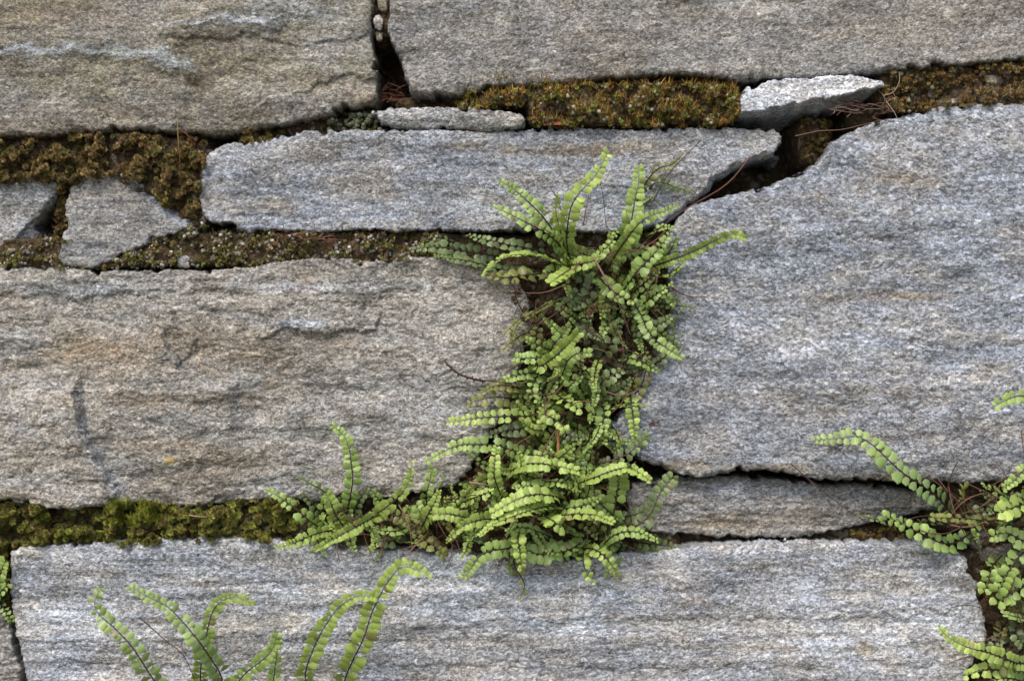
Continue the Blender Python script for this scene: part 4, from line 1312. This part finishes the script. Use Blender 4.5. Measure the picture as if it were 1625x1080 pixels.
def single_strand(label, pts, lift, col, r):
    P = [W(p[0], p[1], -l * 0.001) for p, l in zip(pts, lift)]
    o0 = P[0].copy()
    V, F = tube(catmull([p - o0 for p in P], 16), r, r * 0.55, 5)
    o = link('dry_stalk', mesh_np('dry_stalk', V, F, M_DRY, True, np.array([col] * len(V))))
    o.location = o0
    tag(o, label, 'dry stalk')
    return o


single_strand('straw coloured upright stalk in the brown olive moss', [(286, 262), (284, 235), (282, 208), (282, 190)], [-2, 6, 9, 10], (0.34, 0.20, 0.06), 0.00032)
single_strand('short red stalk bent beside the straw coloured one', [(308, 234), (302, 220), (296, 213), (289, 208)], [-2, 5, 7, 8], (0.30, 0.10, 0.035), 0.00034)
single_strand('thin pale needle lying on the green moss cushion', [(300, 817), (315, 819), (335, 820)], [8, 9, 8], (0.32, 0.25, 0.15), 0.00028)
single_strand('thin brown stalk crossing the hollow under the white wedge stone', [(1262, 216), (1300, 208), (1340, 205), (1400, 190)], [4, 8, 8, 4], (0.15, 0.085, 0.06), 0.00026)
single_strand('fine dry stalk leaning over the top of the blue grey block', [(1406, 160), (1420, 180), (1430, 205), (1434, 226)], [6, 10, 10, 8], (0.26, 0.19, 0.15), 0.0002)
single_strand('curled dry stalk rising above the dry grass tuft', [(1402, 152), (1418, 146), (1427, 130), (1427, 114)], [4, 8, 10, 10], (0.30, 0.20, 0.13), 0.00032)

# red fallen leaf on the ledge, a curled blade with a midrib fold
P0 = W(882, 203, 0.001)
V, F = [], []
n = 12
for i in range(n):
    t = i / (n - 1)
    wd = 0.0016 * math.sin(math.pi * min(0.97, 0.06 + t * 0.92)) ** 0.7
    x = (t - 0.5) * 40 * S
    z = 0.0009 * math.sin(t * math.pi) + 0.0004
    V += [(x, -wd, z + 0.0007), (x, 0, z), (x, wd, z + 0.0008)]
for i in range(n - 1):
    for j in range(2):
        a = i * 3 + j
        F.append((a, a + 3, a + 4, a + 1))
o = link('fallen_leaf', mesh_np('fallen_leaf', V, F, M_DRY, True, np.array([(0.24, 0.075, 0.045)] * len(V))))
o.location = P0 + Vector((0, -0.003, 0))
o.rotation_euler = (math.radians(35), 0, 0)
tag(o, 'narrow red fallen leaf lying under the orange moss', 'leaf')


# pebbles wedged in the joints
def pebble(px, py, y, rx, rz, label, mat, seed):
    r = np.random.default_rng(seed)
    V, F = [], []
    n, m = 18, 12
    ph = r.uniform(0, 6, 6)
    for j in range(m + 1):
        for i in range(n):
            th, a = math.pi * j / m, 2 * math.pi * i / n
            d = np.array([math.sin(th) * math.cos(a), math.cos(th), math.sin(th) * math.sin(a)])
            q = 1 + 0.13 * math.sin(3 * d[0] + ph[0]) * math.cos(2.5 * d[2] + ph[1]) + 0.08 * math.sin(6 * d[2] + ph[2]) + 0.05 * math.sin(9 * d[0] + ph[3])
            q = np.sign(d) * np.abs(d) ** 0.85 * q
            V.append((q[0] * rx * S, q[1] * min(rx, rz) * S, q[2] * rz * S))
    for j in range(m):
        for i in range(n):
            a, b = j * n + i, j * n + (i + 1) % n
            F.append((a, b, b + n, a + n))
    o = link('pebble', mesh_np('pebble', V, F, mat))
    o.location = W(px, py, y)
    tag(o, label, 'pebble', 'pebbles wedged in the wall joints')


MP1 = stone_mat('pebble_pale', 21, val=1.3, warm=0.6, stain=0.2, band=0.1, blue=0.1)
MP2 = stone_mat('pebble_ochre', 22, val=0.9, warm=1.0, stain=0.7, band=0.1, blue=0.0, olive=0.6)
pebble(600, 36, 0.004, 8, 12, 'pale upright pebble wedged above the black gap', MP1, 1)
pebble(602, 58, 0.006, 6, 9, 'ochre pebble just below the pale upright pebble', MP2, 2)
pebble(608, 8, 0.006, 9, 14, 'mossy ochre pebble at the top of the upright joint', MP2, 3)
pebble(292, 415, 0.004, 11, 11, 'grey pebble in the gritty moss by the triangular stone', MP1, 4)
pebble(382, 404, 0.004, 12, 6, 'flat pale pebble in the gritty moss strip', MP1, 5)
pebble(1062, 176, 0.004, 8, 8, 'round grey pebble in the orange moss', MP1, 6)
pebble(1572, 128, 0.004, 11, 10, 'tan pebble in the ochre moss strip', MP2, 7)
pebble(1478, 150, 0.003, 6, 6, 'small grey pebble in the ochre moss strip', MP1, 8)
